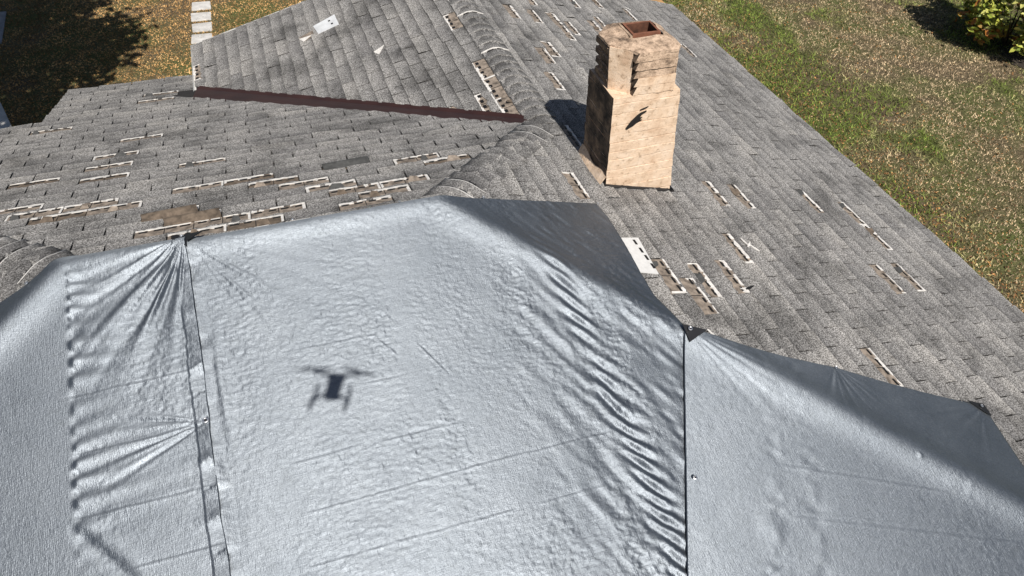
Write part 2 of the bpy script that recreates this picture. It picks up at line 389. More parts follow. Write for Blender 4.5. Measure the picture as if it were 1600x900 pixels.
# torn tabs: bare strip of the shingle below, pale fresh edge, tar dashes, ragged stub above
def bare_patch(T):
    pl = T['pl']; st = T['stub']; ta, tb, vt, vb = T['ta'], T['tb'], T['vt'], T['vb']
    w = TABW / 2 - .003; e = EXP / 2; vs0 = -e + st * EXP
    bm = bmesh.new()
    prism(bm, [(-w, -e - .01, -.003), (w, -e - .01, -.003), (w, e, -.003), (-w, e, -.003)], [(-w, -e - .01, .004), (w, -e - .01, .004), (w, e, .0055), (-w, e, .0055)], 0)
    # ragged pale edge along the butt and up both sides
    pw = random.uniform(.016, .028); n = 13
    xx = -w
    while xx < w - .01:
        ln_ = min(random.uniform(.03, .13), w - xx); n = 5; kk = random.choice((.55, .8, 1.0, 1.2, 1.6)); lo = []; hi = []
        for i in range(n): lo.append((xx + ln_ * i / (n - 1), e - pw * kk * random.uniform(.55, 1.3)))
        for i in range(n): hi.append((xx + ln_ * (1 - i / (n - 1)), e + random.uniform(-.004, .005)))
        ring = lo + hi; prism(bm, [(x, y, .003) for x, y in ring], [(x, y, .0085 + random.uniform(-.001, .002)) for x, y in ring], 1)
        xx += ln_ + (random.uniform(.01, .05) if random.random() < .35 else 0)
    for sgn in (-1, 1):
        if random.random() < (.7 if sgn > 0 else .4):
            x0, x1 = sgn * w, sgn * (w - random.uniform(.012, .022)); y0 = vs0 if random.random() < .7 else (vs0 + e) / 2
            q = [(x0, y0), (x1, y0 + .01), (x1, e - .004), (x0, e - .004)]
            prism(bm, [(x, y, .003) for x, y in q], [(x, y, .0078) for x, y in q], 1)
    # sealant dashes
    nd = 4; yy = e - pw - .018
    for i in range(nd):
        x = -w + (i + .5) * 2 * w / nd + random.gauss(0, .004); hw = (.030 if pl.name != 'wing' else .022) * random.uniform(.8, 1.15); hv = .009 if pl.name != 'wing' else .016
        q = [(x - hw, yy - hv), (x + hw * .8, yy - hv), (x + hw, yy + hv * .7), (x + hw * .6, yy + hv), (x - hw * .95, yy + hv * .8)]
        prism(bm, [(a, b, .003) for a, b in q], [(a, b, .0095) for a, b in q], 2)
    # joint of the course below, showing in the middle
    q = [(-.003, vs0), (.003, vs0), (.003, e - .002), (-.003, e - .002)]
    prism(bm, [(a, b, .003) for a, b in q], [(a, b, .0064) for a, b in q], 3)
    if st > .03:                                     # stub of the torn tab
        n = 8; ring = [(-w, -e - .02), (w, -e - .02)]
        for i in range(n): x = w - 2 * w * i / (n - 1); ring.append((x, vs0 + random.uniform(-.014, .014)))
        prism(bm, [(x, y, -.002) for x, y in ring], [(x, y, .0035 + .009 * (y + e + .02) / (EXP + .02) + .003) for x, y in ring], 4)
    o = bm_obj('bare_patch', bm, [M_BROWN if T['flap'] == 'brown' or (pl.name == 'far' and random.random() < .35) else M_BARE, M_PALE, M_TAR, M_DECK, M_SH], house); put_tone(o.data, [.3] * len(o.data.vertices))
    o.matrix_local = place(pl, T['t'], T['v'], 0)
    if random.random() < .4:                         # a curled scrap still hanging on
        x0 = random.uniform(-w, w - .12); wd_ = random.uniform(.05, .12); ln = random.uniform(.03, .06)
        q = [(x0, vs0, .010), (x0 + wd_, vs0, .010), (x0 + wd_ * .85, vs0 + ln, .028), (x0 + wd_ * .3, vs0 + ln * 1.15, .034)]
        fo = mesh_obj('torn_scrap', q, [(0, 1, 2, 3)], random.choice([M_DARKFLAP, M_BROWN, M_BARE]), house); fo.matrix_local = place(pl, T['t'], T['v'], 0)
        fo.modifiers.new('thick', 'SOLIDIFY').thickness = .004
    if T['flap']:                                    # tab bent up on its upper edge
        n = 8; vv, ff = [], []
        for i in range(n + 1):
            f = i / n; z = .014 + .040 * math.sin(f * 2.4) * f; y = -e - .01 + f * EXP * .60
            for x in (-w, 0, w): vv.append((x + .004 * math.sin(f * 6), y, z + .006 * math.sin(x * 30 + f * 3)))
        for i in range(n):
            for j in range(2): a = i * 3 + j; ff.append((a, a + 1, a + 4, a + 3))
        fo = mesh_obj('lifted_flap', vv, ff, M_BROWN if T['flap'] == 'brown' else M_DARKFLAP, house, True)
        fo.matrix_local = place(pl, T['t'], T['v'], 0)
        sol = fo.modifiers.new('thick', 'SOLIDIFY'); sol.thickness = .004
for T in TABS:
    if T['stub'] is not None: bare_patch(T)

# roof decks below the shingles
def deck(name, pts, drop=.004, thick=.05):
    lo = [Vector((x, y, z - drop - thick)) for x, y, z in pts]; hi = [Vector((x, y, z - drop)) for x, y, z in pts]
    bm = bmesh.new(); prism(bm, lo, hi); return bm_obj(name, bm, M_DECK, house)
zR = lambda x: H - S_ * x
deck('roof_deck', [(0, 0, H), (E_, -E_, zR(E_)), (E_, W_, zR(E_)), (W_, W_, zR(W_))])
deck('roof_deck', [(W_, W_, zR(W_)), (E_, W_, zR(E_)), (E_, YF, zR(E_)), (W_, YF, zR(W_))])
deck('roof_deck', [(-A_, 0, H), (0, 0, H), (W_, W_, zR(W_)), (-A_ - W_, W_, zR(W_))])
deck('roof_deck', [(-A_ - W_, W_, zR(W_)), (W_, W_, zR(W_)), (W_ - (JY - W_) * S_ / SU, JY, zR(JY)), (-A_ - JY, JY, zR(JY))])
deck('roof_deck', [(XJ, JY, zR(JY)), (W_ - (JY - W_) * S_ / SU, JY, zR(JY)), (XU + .15, YV, zR(YV)), (XU + .15, E_, zR(E_)), (XJ, E_, zR(E_))])
deck('roof_deck', [(-A_, 0, H), (-A_ - E_, -E_, zR(E_)), (E_, -E_, zR(E_)), (0, 0, H)])
deck('roof_deck', [(-A_, 0, H), (-A_ - JY, JY, zR(JY)), (-A_ - E_, E_ * .72, zR(E_)), (-A_ - E_, -E_, zR(E_))])
zU = lambda x: H - S_ * W_ + SU * (x - W_)
deck('roof_deck', [(W_, W_, zU(W_)), (W_, YF, zU(W_)), (XU, YF, zU(XU)), (XU, YV, zU(XU))])
# fascia, drip edges, valley metal
def board(name, a, b, dn, th, m):
    a, b = Vector(a), Vector(b); d = (b - a).normalized(); s = Vector((d.y, -d.x, 0)).normalized() * th
    bm = bmesh.new(); prism(bm, [a - Vector((0, 0, dn)), b - Vector((0, 0, dn)), b - Vector((0, 0, dn)) + s, a - Vector((0, 0, dn)) + s], [a, b, b + s, a + s])
    return bm_obj(name, bm, m, house)
ze = zR(E_) - .008
board('fascia', (E_ + .004, YF, ze), (E_ + .004, -E_, ze), .17, -.022, M_FASCIA)
board('fascia', (XJ, E_ + .004, ze), (XU + .1, E_ + .004, ze), .17, -.022, M_FASCIA)
board('fascia', (-A_ - JY, JY + .004, zR(JY) - .008), (XJ, JY + .004, zR(JY) - .008), .17, -.022, M_FASCIA)
board('fascia', (XU - .004, YF, zU(XU) - .006), (XU - .004, YV - .05, zU(XU) - .006), .17, .022, M_FASCIA)
board('drip_edge', (XU - .027, YF, zU(XU) + .006), (XU - .027, YV - .05, zU(XU) + .006), .03, .006, M_WHITEMETAL)
board('rake_board', (XU, YF + .03, zU(XU)), (W_, YF + .03, zU(W_)), .18, .022, M_FASCIA)
board('rake_board', (W_, YF + .03, zR(W_)), (E_, YF + .03, zR(E_)), .18, .022, M_FASCIA)
# valley metal lies on the far slope, its other leg runs up under the wing shingles
n = 14; vv, ff = [], []
for i in range(n + 1):
    f = i / n
    xa = VLA[0] + f * (VLB[0] - VLA[0]); ya = VLA[1] + f * (VLB[1] - VLA[1]) - .03
    xv = XU + .005 + f * (W_ - .13 - XU); yv = W_ - SU / S_ * (xv - W_)
    w1 = .002 * math.sin(i * 2.1)
    vv += [(xa, ya, zR(ya) + .006), (xa + (xv - xa) * .5, ya + (yv - ya) * .5, zR(ya + (yv - ya) * .5) + .014 + w1), (xv, yv, zR(yv) + .014), (xv + .035, yv + .045, zU(xv + .035) + .012)]
for i in range(n):
    for j in range(3): a = i * 4 + j; ff.append((a, a + 4, a + 5, a + 1))
o = mesh_obj('valley_flashing', vv, ff, M_FLASH, house, False); tag(o, 'brown metal valley flashing')
o.modifiers.new('thick', 'SOLIDIFY').thickness = .003

# ridge and hip caps
def caps(a, b, ndl, ndr, start, stop, pale_p, seed, half=.17, name='ridge_cap'):
    """butts face towards b; ndl/ndr: the two slope normals"""
    r = random.Random(seed)
    a, b = Vector(a), Vector(b); d = (b - a).normalized(); Lc = (b - a).length
    nl, nr = Vector(ndl).normalized(), Vector(ndr).normalized()
    sl = d.cross(nl).normalized(); sr = d.cross(nr).normalized()
    if sl.z > 0: sl = -sl
    if sr.z > 0: sr = -sr
    up = (nl + nr).normalized()
    s = start
    while s < stop:
        e0, e1 = s - .05, s + EXP + r.gauss(0, .004)
        pale = r.random() < pale_p; lift = r.uniform(.009, .019)
        rows = []
        for e, z in ((e0, .010), (e0 + (e1 - e0) * .5, .010 + lift * .45), (e1 - .009, .012 + lift), (e1, .013 + lift)):
            base = a + d * e; sk = r.gauss(0, .003)
            row = []
            for f in (-1, -.62, -.3, -.1, .1, .3, .62, 1):
                sd = sl if f < 0 else sr; nn = nl if f < 0 else nr
                k = max(0, .3 - abs(f)) / .3
                row.append(base + d * (sk * f) + sd * (abs(f) * half) + nn * (z * (.55 + .45 * (1 - abs(f)))) - up * (.012 * k * k) )
            rows.append(row)
        bm = bmesh.new(); R_ = [[bm.verts.new(p) for p in row] for row in rows]
        low = [bm.verts.new(p - up * .012) for p in rows[-1]]
        for i in range(3):
            for j in range(7):
                f = bm.faces.new((R_[i][j], R_[i][j + 1], R_[i + 1][j + 1], R_[i + 1][j])); f.smooth = True; f.material_index = 1 if (i == 2 and pale) else 0
        for j in range(7): bm.faces.new((R_[3][j], R_[3][j + 1], low[j + 1], low[j])).material_index = 1 if pale else 0
        for j in (0, 7):
            lo2 = [bm.verts.new(R_[i][j].co - up * .008) for i in range(4)]
            for i in range(3): bm.faces.new((R_[i][j], R_[i + 1][j], lo2[i + 1], lo2[i]))
        if pale:                                   # slit of sealant just past the pale edge
            p0 = a + d * (e1 + .012)
            for f in (-.35, .28):
                sd = sl if f < 0 else sr; nn = nl if f < 0 else nr
                c = p0 + sd * abs(f) * half + nn * .017
                q = [c - sd * .03 - d * .007, c + sd * .03 - d * .007, c + sd * .03 + d * .007, c - sd * .03 + d * .007]
                prism(bm, [p - nn * .004 for p in q], [p + nn * .002 for p in q], 2)
        co = bm_obj(name, bm, [M_SH, M_PALE, M_TAR], house); put_tone(co.data, [.62 * ((i // 8) % 4) / 3 - .12 if i < 32 else .3 for i in range(len(co.data.vertices))])
        s += EXP
nR, nL, nU, nS = (S_, 0, 1), (0, S_, 1), (-SU, 0, 1), (-S_, 0, 1)
hip = Vector((W_, W_, -S_ * W_)).length
caps((0, 0, H), (W_, W_, zR(W_)), nL, nR, .10, hip - .02, .5, 3)
caps((W_, YF, zR(W_)), (W_, W_ - .1, zR(W_)), nU, nR, .03, YF - W_ + .02, .16, 5, .15)
caps((-A_, 0, H), (-A_ - E_, E_, zR(E_)), nS, nL, .12, 4.6, .5, 9)
caps((-A_, 0, H), (-A_ - E_, -E_, zR(E_)), nS, (0, -S_, 1), 1.6, 7, .2, 10)
caps((0, 0, H), (E_, -E_, zR(E_)), nR, (0, -S_, 1), 4.6, 7, .2, 11)

# loose bits fixed to the roof
def sheet(name, pl, pts, z, th, m, label=None, bend=0):
    tv = [pl.tv(x, y) for x, y in pts]; bm = bmesh.new()
    prism(bm, [pl.P(t, v, z - th) for t, v in tv], [pl.P(t, v, z) for t, v in tv])
    o = bm_obj(name, bm, m, house)
    if label: tag(o, label)
    return o
pt = sheet('metal_plate', PU, [(-.31, 4.56), (-.04, 4.64), (-.03, 4.37), (-.28, 4.34)], .020, .006, M_GALV, 'bright square metal patch on the far left slope')
for (x, y) in ((-.12, 4.53), (-.10, 4.44)):
    t, v = PU.tv(x, y); bm = bmesh.new(); box(bm, -.012, .012, -.012, .012, 0, .006); o = bm_obj('nail_head', bm, M_TAR, pt); o.matrix_world = place(PU, t, v, .019)
sheet('torn_corner', PU, [(-.50, 4.42), (-.33, 4.47), (-.33, 4.36), (-.44, 4.30)], .018, .006, M_BARE)
sheet('torn_corner', PU, [(-.50, 4.38), (-.36, 4.36), (-.46, 4.28)], .024, .005, M_PALE)
sheet('torn_corner', PU, [(.20, 3.49), (.33, 3.55), (.24, 3.40)], .020, .006, M_PALE)
ws = sheet('white_strip', PR, [(1.18, -.335), (1.40, -.325), (1.36, -.72), (1.18, -.70)], .022, .006, M_WHITE, 'clean white strip of bare shingle mat beside the tarp')
for yy in (-.38, -.47, -.55, -.64):
    t, v = PR.tv(1.345 - .04 * (yy + .38), yy); bm = bmesh.new(); box(bm, -.026, .026, -.01, .01, 0, .006); o = bm_obj('tar_dash', bm, M_TAR, ws); o.matrix_world = place(PR, t, v, .0185)
for (x, y, r) in ((2.40, -.33, .2), (2.42, -.36, 2.3), (2.45, -.40, .5), (1.46, -1.30, .3), (3.86, 4.69, .5), (2.08, -.86, 1.9)):
    t, v = PR.tv(x, y); bm = bmesh.new()
    ring = [(-.09, -.012), (-.02, -.022), (.07, -.010), (.09, .006), (.01, .014), (-.08, .010)]
    prism(bm, [(a, b, 0) for a, b in ring], [(a, b, .006 + .05 * max(0, a)) for a, b in ring])
    o = bm_obj('shingle_scrap', bm, M_PALE if r != 1.9 else M_TAR, house); o.matrix_local = place(PR, t, v, .016) @ Matrix.Rotation(r, 4, 'Z') @ Matrix.Scale(.55, 4)
# raw plywood showing past the far corner of the right slope
sheet('plywood_edge', PR, [(4.35, 5.33), (4.86, 5.33), (4.86, 5.75), (4.35, 5.75)], -.01, .02, M_WOOD, 'orange raw plywood at the far roof corner')

# walls below the eaves
def wall(pts, z0, z1s):
    for i in range(len(pts)):
        (x0, y0), (x1, y1) = pts[i], pts[(i + 1) % len(pts)]
        d = Vector((x1 - x0, y1 - y0, 0)).normalized(); s = Vector((-d.y, d.x, 0)) * .15
        bm = bmesh.new(); a, b = Vector((x0, y0, z0)), Vector((x1, y1, z0)); h = Vector((0, 0, z1s - z0))
        prism(bm, [a, b, b + s, a + s], [a + h, b + h, b + s + h, a + s + h]); bm_obj('wall', bm, M_WALL, house)
wall([(-A_ - E_ + .45, -E_ + .45), (E_ - .45, -E_ + .45), (E_ - .45, YF - .35), (XU + .4, YF - .35), (XU + .4, E_ - .45), (XJ + .4, E_ - .45), (XJ + .4, JY - .4), (-A_ - E_ + .45, JY - .4)], 0.006, 2.55)

# ------------------------------------------------------------------ chimney
def jit(bm, amp, sc=14, seed=0):
    for v in bm.verts:
        p = v.co
        v.co += Vector((float(vnoise(p.y * sc + p.z * 7, p.z * sc + p.x * 3, seed)), float(vnoise(p.x * sc, p.z * sc + p.y * 5, seed + 1)), float(vnoise(p.x * sc, p.y * sc, seed + 2)))) * amp
def lerp(a, b, f): return a + (b - a) * f
def shaft_rect(z, o=0):                  # z relative to the ridge
    f = (z + .6) / .97
    return (lerp(1.468, 1.408, f) - o, lerp(2.072, 1.945, f) + o, .35 - o, lerp(.815, .80, f) + o)
def rect_ring(x0, x1, y0, y1, z, n=9):
    pts = []
    for (ax, ay), (bx, by) in (((x0, y0), (x1, y0)), ((x1, y0), (x1, y1)), ((x1, y1), (x0, y1)), ((x0, y1), (x0, y0))):
        for i in range(n): pts.append((lerp(ax, bx, i / n), lerp(ay, by, i / n), z))
    return pts
bm = bmesh.new(); prism(bm, rect_ring(*shaft_rect(-.9, -.008), H - .9), rect_ring(*shaft_rect(.37, -.008), H + .365))
chim = bm_obj('chimney', bm, M_STUC, house); tag(chim, 'tan painted masonry chimney with chamfered corners')
zc = -.72; k = 0
while zc < .36:
    hh = .088 * random.uniform(.8, 1.2); z1 = min(zc + hh, .372)
    o_ = random.uniform(-.001, .002)
    bm = bmesh.new(); g = .0008
    r0 = rect_ring(*shaft_rect(zc, o_ - .0012), H + zc + g); r1 = rect_ring(*shaft_rect(zc, o_ + .001), H + zc + g + .004)
    r2 = rect_ring(*shaft_rect(z1, o_ + .001), H + z1 - g - .004); r3 = rect_ring(*shaft_rect(z1, o_ - .0012), H + z1 - g)
    rings = [[bm.verts.new(p) for p in r] for r in (r0, r1, r2, r3)]; n = len(r0)
    for a, b in zip(rings, rings[1:]):
        for i in range(n): bm.faces.new((a[i], a[(i + 1) % n], b[(i + 1) % n], b[i]))
    bm.faces.new(rings[-1]); bm.faces.new(rings[0][::-1])
    jit(bm, .007, 11, k); o = bm_obj('brick_course', bm, [M_STUC, M_SHADE_STAIN], chim); shade_stain_left(o); zc = z1; k += 1
def octa(z, o=0, lean=True):
    dx = -(z - .37) * .10 if lean else 0
    x0, x1, y0, y1 = 1.440 - o + dx, 1.905 + o + dx, .362 - o, .785 + o
    c = .115; c2 = .04
    return [(x0 + .175, y0), (x1 - c2, y0), (x1, y0 + c2), (x1, y1 - c), (x1 - c, y1), (x0 + c, y1), (x0, y1 - c), (x0, y0 + .175)]
def oct_ring(z, o): return [(x, y, H + z) for x, y in octa(z, o)]
bm = bmesh.new(); ra, rb = [bm.verts.new(p) for p in oct_ring(.36, -.022)], [bm.verts.new(p) for p in oct_ring(.70, -.022)]
for i in range(8): bm.faces.new((ra[i], ra[(i + 1) % 8], rb[(i + 1) % 8], rb[i]))
bm_obj('cap_core', bm, M_WEATH, chim)
zc = .372
for k in range(5):
    z1 = zc + .064
    bm = bmesh.new(); o_ = random.uniform(-.006, .001)
    rr = [oct_ring(zc + .002, o_ - .006), oct_ring(zc + .008, o_), oct_ring(z1 - .008, o_), oct_ring(z1 - .002, o_ - .006)]
    rings = [[bm.verts.new(p) for p in r] for r in rr]
    for a, b in zip(rings, rings[1:]):
        for i in range(8):
            f = bm.faces.new((a[i], a[(i + 1) % 8], b[(i + 1) % 8], b[i]))
    bmesh.ops.subdivide_edges(bm, edges=[e for e in bm.edges if e.calc_length() > .1], cuts=4)
    jit(bm, .010, 16, 40 + k); o = bm_obj('brick_course', bm, [M_STUC if k < 2 else M_WEATH, M_SHADE_STAIN], chim); shade_stain_left(o); zc = z1
# smooth chamfer slabs, sawtooth bricks beside them
def slab(pa, pb, out, z0, z1, m, name):
    bm = bmesh.new(); dx0, dx1 = -(z0 - .37) * .10, -(z1 - .37) * .10
    nx, ny = out
    def rg(z, dx): return [(pa[0] + dx, pa[1], H + z), (pb[0] + dx, pb[1], H + z), (pb[0] + dx - nx * .05, pb[1] - ny * .05, H + z), (pa[0] + dx - nx * .05, pa[1] - ny * .05, H + z)]
    prism(bm, rg(z0, dx0), rg(z1, dx1)); bmesh.ops.subdivide_edges(bm, edges=bm.edges[:], cuts=3, use_grid_fill=True)
    jit(bm, .004, 12, 77); return bm_obj(name, bm, m, chim)
slab((1.420, .490), (1.553, .388), (-.61, -.79), .362, .70, M_STUC, 'chamfer_slab')
slab((1.875, .345), (1.925, .405), (.707, -.707), .362, .70, M_STUC, 'chamfer_slab')
for k in range(4):
    z = .395 + k * .078; dx = -(z - .37) * .10
    bm = bmesh.new(); prism(bm, [(1.425 + dx, .50, H + z), (1.46 + dx, .50, H + z), (1.46 + dx, .75, H + z - .012), (1.432 + dx, .75, H + z - .012)], [(1.415 + dx, .505, H + z + .042), (1.46 + dx, .505, H + z + .05), (1.46 + dx, .74, H + z + .04), (1.430 + dx, .74, H + z + .035)])
    jit(bm, .008, 20, 60 + k); o = bm_obj('sawtooth_brick', bm, [M_WEATH, M_SHADE_STAIN], chim); shade_stain_left(o)
zc = .374
for k in range(5):                                   # panel courses stand proud of the chamfer slab, toothed on their left end
    z1 = zc + .0655; dx = -(zc - .37) * .10; r = random.Random(300 + k); yo = .343 + r.uniform(-.004, .004); xa = 1.552 + dx + r.uniform(-.004, .004)
    bm = bmesh.new(); prism(bm, [(xa, yo, H + zc + .001), (1.888 + dx, yo, H + zc + .001), (1.888 + dx, .40, H + zc + .001), (xa, .40, H + zc + .001)], [(xa + .026, yo + .003, H + z1 - .001), (1.885 + dx, yo + .003, H + z1 - .001), (1.885 + dx, .40, H + z1 - .001), (xa + .020, .40, H + z1 - .001)])
    bmesh.ops.subdivide_edges(bm, edges=[e for e in bm.edges if e.calc_length() > .1], cuts=7, use_grid_fill=True)
    jit(bm, .009, 17, 400 + k); o = bm_obj('brick_course', bm, [M_STUC if k < 2 else M_WEATH, M_SHADE_STAIN], chim); shade_stain_left(o); zc = z1
# crown sloping up to the flue
FX0, FX1, FY0, FY1 = 1.575, 1.800, .525, .700
def crown_ring(z, f):
    o = octa(z, .018); tgt = [(FX0, FY0), (FX1, FY0), (FX1, FY0), (FX1, FY1), (FX1, FY1), (FX0, FY1), (FX0, FY1), (FX0, FY0)]
    return [(lerp(a[0], b[0], f), lerp(a[1], b[1], f), H + z) for a, b in zip(o, tgt)]
bm = bmesh.new(); rr = [crown_ring(.685, 0), crown_ring(.705, 0), crown_ring(.728, .45), crown_ring(.742, .86)]
rings = [[bm.verts.new(p) for p in r] for r in rr]
for a, b in zip(rings, rings[1:]):
    for i in range(8): bm.faces.new((a[i], a[(i + 1) % 8], b[(i + 1) % 8], b[i]))
bmesh.ops.subdivide_edges(bm, edges=[e for e in bm.edges if e.calc_length() > .07], cuts=3, use_grid_fill=True)
jit(bm, .014, 18, 90); bm_obj('crown', bm, M_WEATH, chim)
def rp(x0, x1, y0, y1, z): return [(x0, y0, H + z), (x1, y0, H + z), (x1, y1, H + z), (x0, y1, H + z)]
bm = bmesh.new(); t_ = .018
rr = [rp(FX0, FX1, FY0, FY1, .70), rp(FX0, FX1, FY0, FY1, .752), rp(FX0 + t_, FX1 - t_, FY0 + t_, FY1 - t_, .752), rp(FX0 + t_, FX1 - t_, FY0 + t_, FY1 - t_, .385)]
rings = [[bm.verts.new(p) for p in r] for r in rr]
for a, b in zip(rings, rings[1:]):
    for i in range(4): bm.faces.new((a[i], a[(i + 1) % 4], b[(i + 1) % 4], b[i]))
bm.faces.new(rings[-1]).material_index = 1
bm.faces.ensure_lookup_table()
for f in bm.faces:
    if f.calc_center_median().z < H + .66: f.material_index = 2
jit(bm, .006, 30, 95); bm_obj('flue_liner', bm, [M_FLUE, M_SOOT, M_FLUEIN], chim)
bm = bmesh.new(); prism(bm, [(1.545, .50, H + .735), (1.565, .50, H + .735), (1.565, .72, H + .735), (1.545, .72, H + .735)], [(1.548, .505, H + .752), (1.563, .505, H + .752), (1.563, .715, H + .752), (1.548, .715, H + .752)])
bm_obj('mortar_ridge', bm, M_WEATH, chim)
# tar round the base, and a cast shadow painted on the lit face as a thin black sheet
def blob(name, pts3, n_, th, m, parent, label=None):
    bm = bmesh.new(); nn = Vector(n_); prism(bm, [Vector(p) - nn * th for p in pts3], [Vector(p) + nn * th for p in pts3])
    o = bm_obj(name, bm, m, parent)
    if label: tag(o, label)
    return o
nR3 = Vector((S_, 0, 1)).normalized()
for (x0, x1, y0, y1, sd) in ((1.46, 2.10, .325, .36, 1), (1.44, 1.475, .33, .84, 2), (2.06, 2.10, .33, .82, 3)):
    r = random.Random(sd); ring = []; n = 14
    lx, ly = x1 - x0, y1 - y0
    if lx > ly: a_ = [(lerp(x0, x1, i / n), y0 - r.uniform(-.012, .012)) for i in range(n + 1)]; b_ = [(lerp(x1, x0, i / n), y1) for i in range(n + 1)]
    else: a_ = [(x0 - r.uniform(-.012, .012), lerp(y1, y0, i / n)) for i in range(n + 1)]; b_ = [(x1, lerp(y0, y1, i / n)) for i in range(n + 1)]
    pts = [(x, y, zR(x) + .012) for x, y in a_ + b_]
    blob('tar_seal', pts, nR3, .012, M_TAR if sd != 1 else M_DECK, chim)
for i in range(9):
    r = random.Random(200 + i); x = 1.52 + i * .062 + r.uniform(-.01, .01); hgt = r.uniform(.006, .022)
    bm = bmesh.new(); box(bm, x - r.uniform(.02, .04), x + r.uniform(.02, .04), .336, .352, zR(x) - .01, zR(x) + hgt); jit(bm, .012, 30, 100 + i); bm_obj('tar_seal', bm, M_TAR, chim)
# peeled flashing strip leaning off the left side
bm = bmesh.new(); pts = []
for i in range(9):
    f = i / 8; y = lerp(.84, .36, f); x = 1.452 - .012 * math.sin(f * 3)
    pts.append(((x - .035 - .015 * f, y, zR(x) + .012), (x, y, zR(x) + .085 + .02 * math.sin(f * 9))))
prev = None
for a, b in pts:
    va, vb = bm.verts.new(a), bm.verts.new(b)
    if prev: bm.faces.new((prev[0], va, vb, prev[1]))
    prev = (va, vb)
o = bm_obj('step_flashing', bm, M_STUC, chim); o.modifiers.new('t', 'SOLIDIFY').thickness = .008
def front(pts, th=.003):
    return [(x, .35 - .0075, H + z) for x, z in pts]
sm = [(1.541, .105), (1.552, .093), (1.575, .108), (1.60, .118), (1.625, .140), (1.668, .160), (1.645, .163), (1.665, .183), (1.640, .180), (1.655, .205), (1.690, .225), (1.690, .235), (1.645, .222), (1.62, .205), (1.60, .185), (1.575, .160), (1.560, .135)]  # outline of a cast shadow, laid on the face in tar black
blob('painted_shadow', front(sm), (0, -1, 0), .004, M_TAR, chim, 'black painted shadow on the sunlit chimney face')
blob('painted_shadow', front([(1.635, .243), (1.665, .250), (1.695, .262), (1.70, .268), (1.665, .259), (1.635, .249)]), (0, -1, 0), .004, M_TAR, chim)  # second streak of the same painted shadow

# ------------------------------------------------------------------ tarps
def roof_z(x, y, r=.045):
    m = np.stack([y, -y, x, -(x + A_)]) / r
    mx = m.max(0); sm_ = (mx + np.log(np.exp(m - mx).sum(0))) * r
    srt = np.sort(m * r, 0); gap = srt[-1] - srt[-2]
    return H - S_ * np.maximum(sm_, 0) + .030 * np.exp(-(gap / .16) ** 2)
def seg_crease(x, y, a, b, amp, w=.008, fade=.08):
    dx, dy = b[0] - a[0], b[1] - a[1]; L = math.hypot(dx, dy); ux, uy = dx / L, dy / L
    t = (x - a[0]) * ux + (y - a[1]) * uy; d = -(x - a[0]) * uy + (y - a[1]) * ux + .006 * vnoise(t * 9, t * 0 + a[0] * 7, 3)
    m = np.clip(np.minimum(t, L - t) / fade + .5, 0, 1)
    return amp * m * (np.exp(-(d / w) ** 2) - .6 * np.exp(-((d - 1.6 * w) / (1.4 * w)) ** 2))
def fan(x, y, c, ang0, ang1, amp, freq, rmax, seed, sharp=1.0):
    dx, dy = x - c[0], y - c[1]; r = np.hypot(dx, dy); th = np.arctan2(dy, dx)
    th = np.where(th < -math.pi * .999, math.pi, th); mid = (ang0 + ang1) / 2; dth = (th - mid + math.pi) % (2 * math.pi) - math.pi
    hw = (ang1 - ang0) / 2; m = np.clip((hw - np.abs(dth)) / (hw * .35), 0, 1)
    wob = 2.2 * vnoise(dth * freq * .35 + 11, r * 2.2, seed)
    s = np.sin(dth * freq + wob * 2) * .6 + .7 * vnoise(dth * freq * .55, r * 1.3 + 5, seed + 1) * 2
    return amp * m * s * np.clip(r / .12, 0, 1) ** .8 * np.exp(-(r / rmax) ** 2)
def crinkle(x, y, seed, a=1.0):
    col = .25 + 1.5 * np.clip(vnoise(x * 9, y * 1.3, seed + 5) + .6 * vnoise(x * 2.3, y * 2.6, seed + 6) + .35, 0, 1)
    h = .0022 * vnoise(x / .026, y / .0105, seed) + .0010 * vnoise(x / .055, y / .022, seed + 1) + .0015 * vnoise(x / .012, y / .014, seed + 9) + .0012 * vnoise(x / .22, y / .10, seed + 2)
    return a * col * h + .004 * vnoise(x / .5, y / .55, seed + 3)
def grid_axis(lo_, hi_, step, fine_from, coarse=.03):
    fine = np.arange(hi_, fine_from, -step); rest = np.arange(fine_from, lo_, -coarse); return np.concatenate([fine, rest, [lo_]])
def build_tarp(name, X, Y, Z, label, group='silver tarps spread over the ridge', rim=.014, mat=None):
    ny, nx = X.shape
    V = np.stack([X, Y, Z], -1).reshape(-1, 3)
    idx = np.arange(ny * nx).reshape(ny, nx)
    F = np.stack([idx[:-1, :-1], idx[1:, :-1], idx[1:, 1:], idx[:-1, 1:]], -1).reshape(-1, 4)
    loop = np.concatenate([idx[0, :], idx[1:, -1], idx[-1, -2::-1], idx[-2:0:-1, 0]])
    b = len(V); low = V[loop] - np.array([0, 0, rim]); V = np.vstack([V, low])
    k = np.arange(len(loop)); k2 = (k + 1) % len(loop)
    F = np.vstack([F, np.stack([loop[k], loop[k2], b + k2, b + k], -1)])
    me = bpy.data.meshes.new(name); me.from_pydata(V.tolist(), [], F.tolist()); me.materials.append(mat or M_TARP)
    me.polygons.foreach_set('use_smooth', [True] * ((ny - 1) * (nx - 1)) + [False] * len(loop)); me.update()
    o = bpy.data.objects.new(name, me); link(o); tag(o, label, 'tarp', group); return o
SX = -1.58
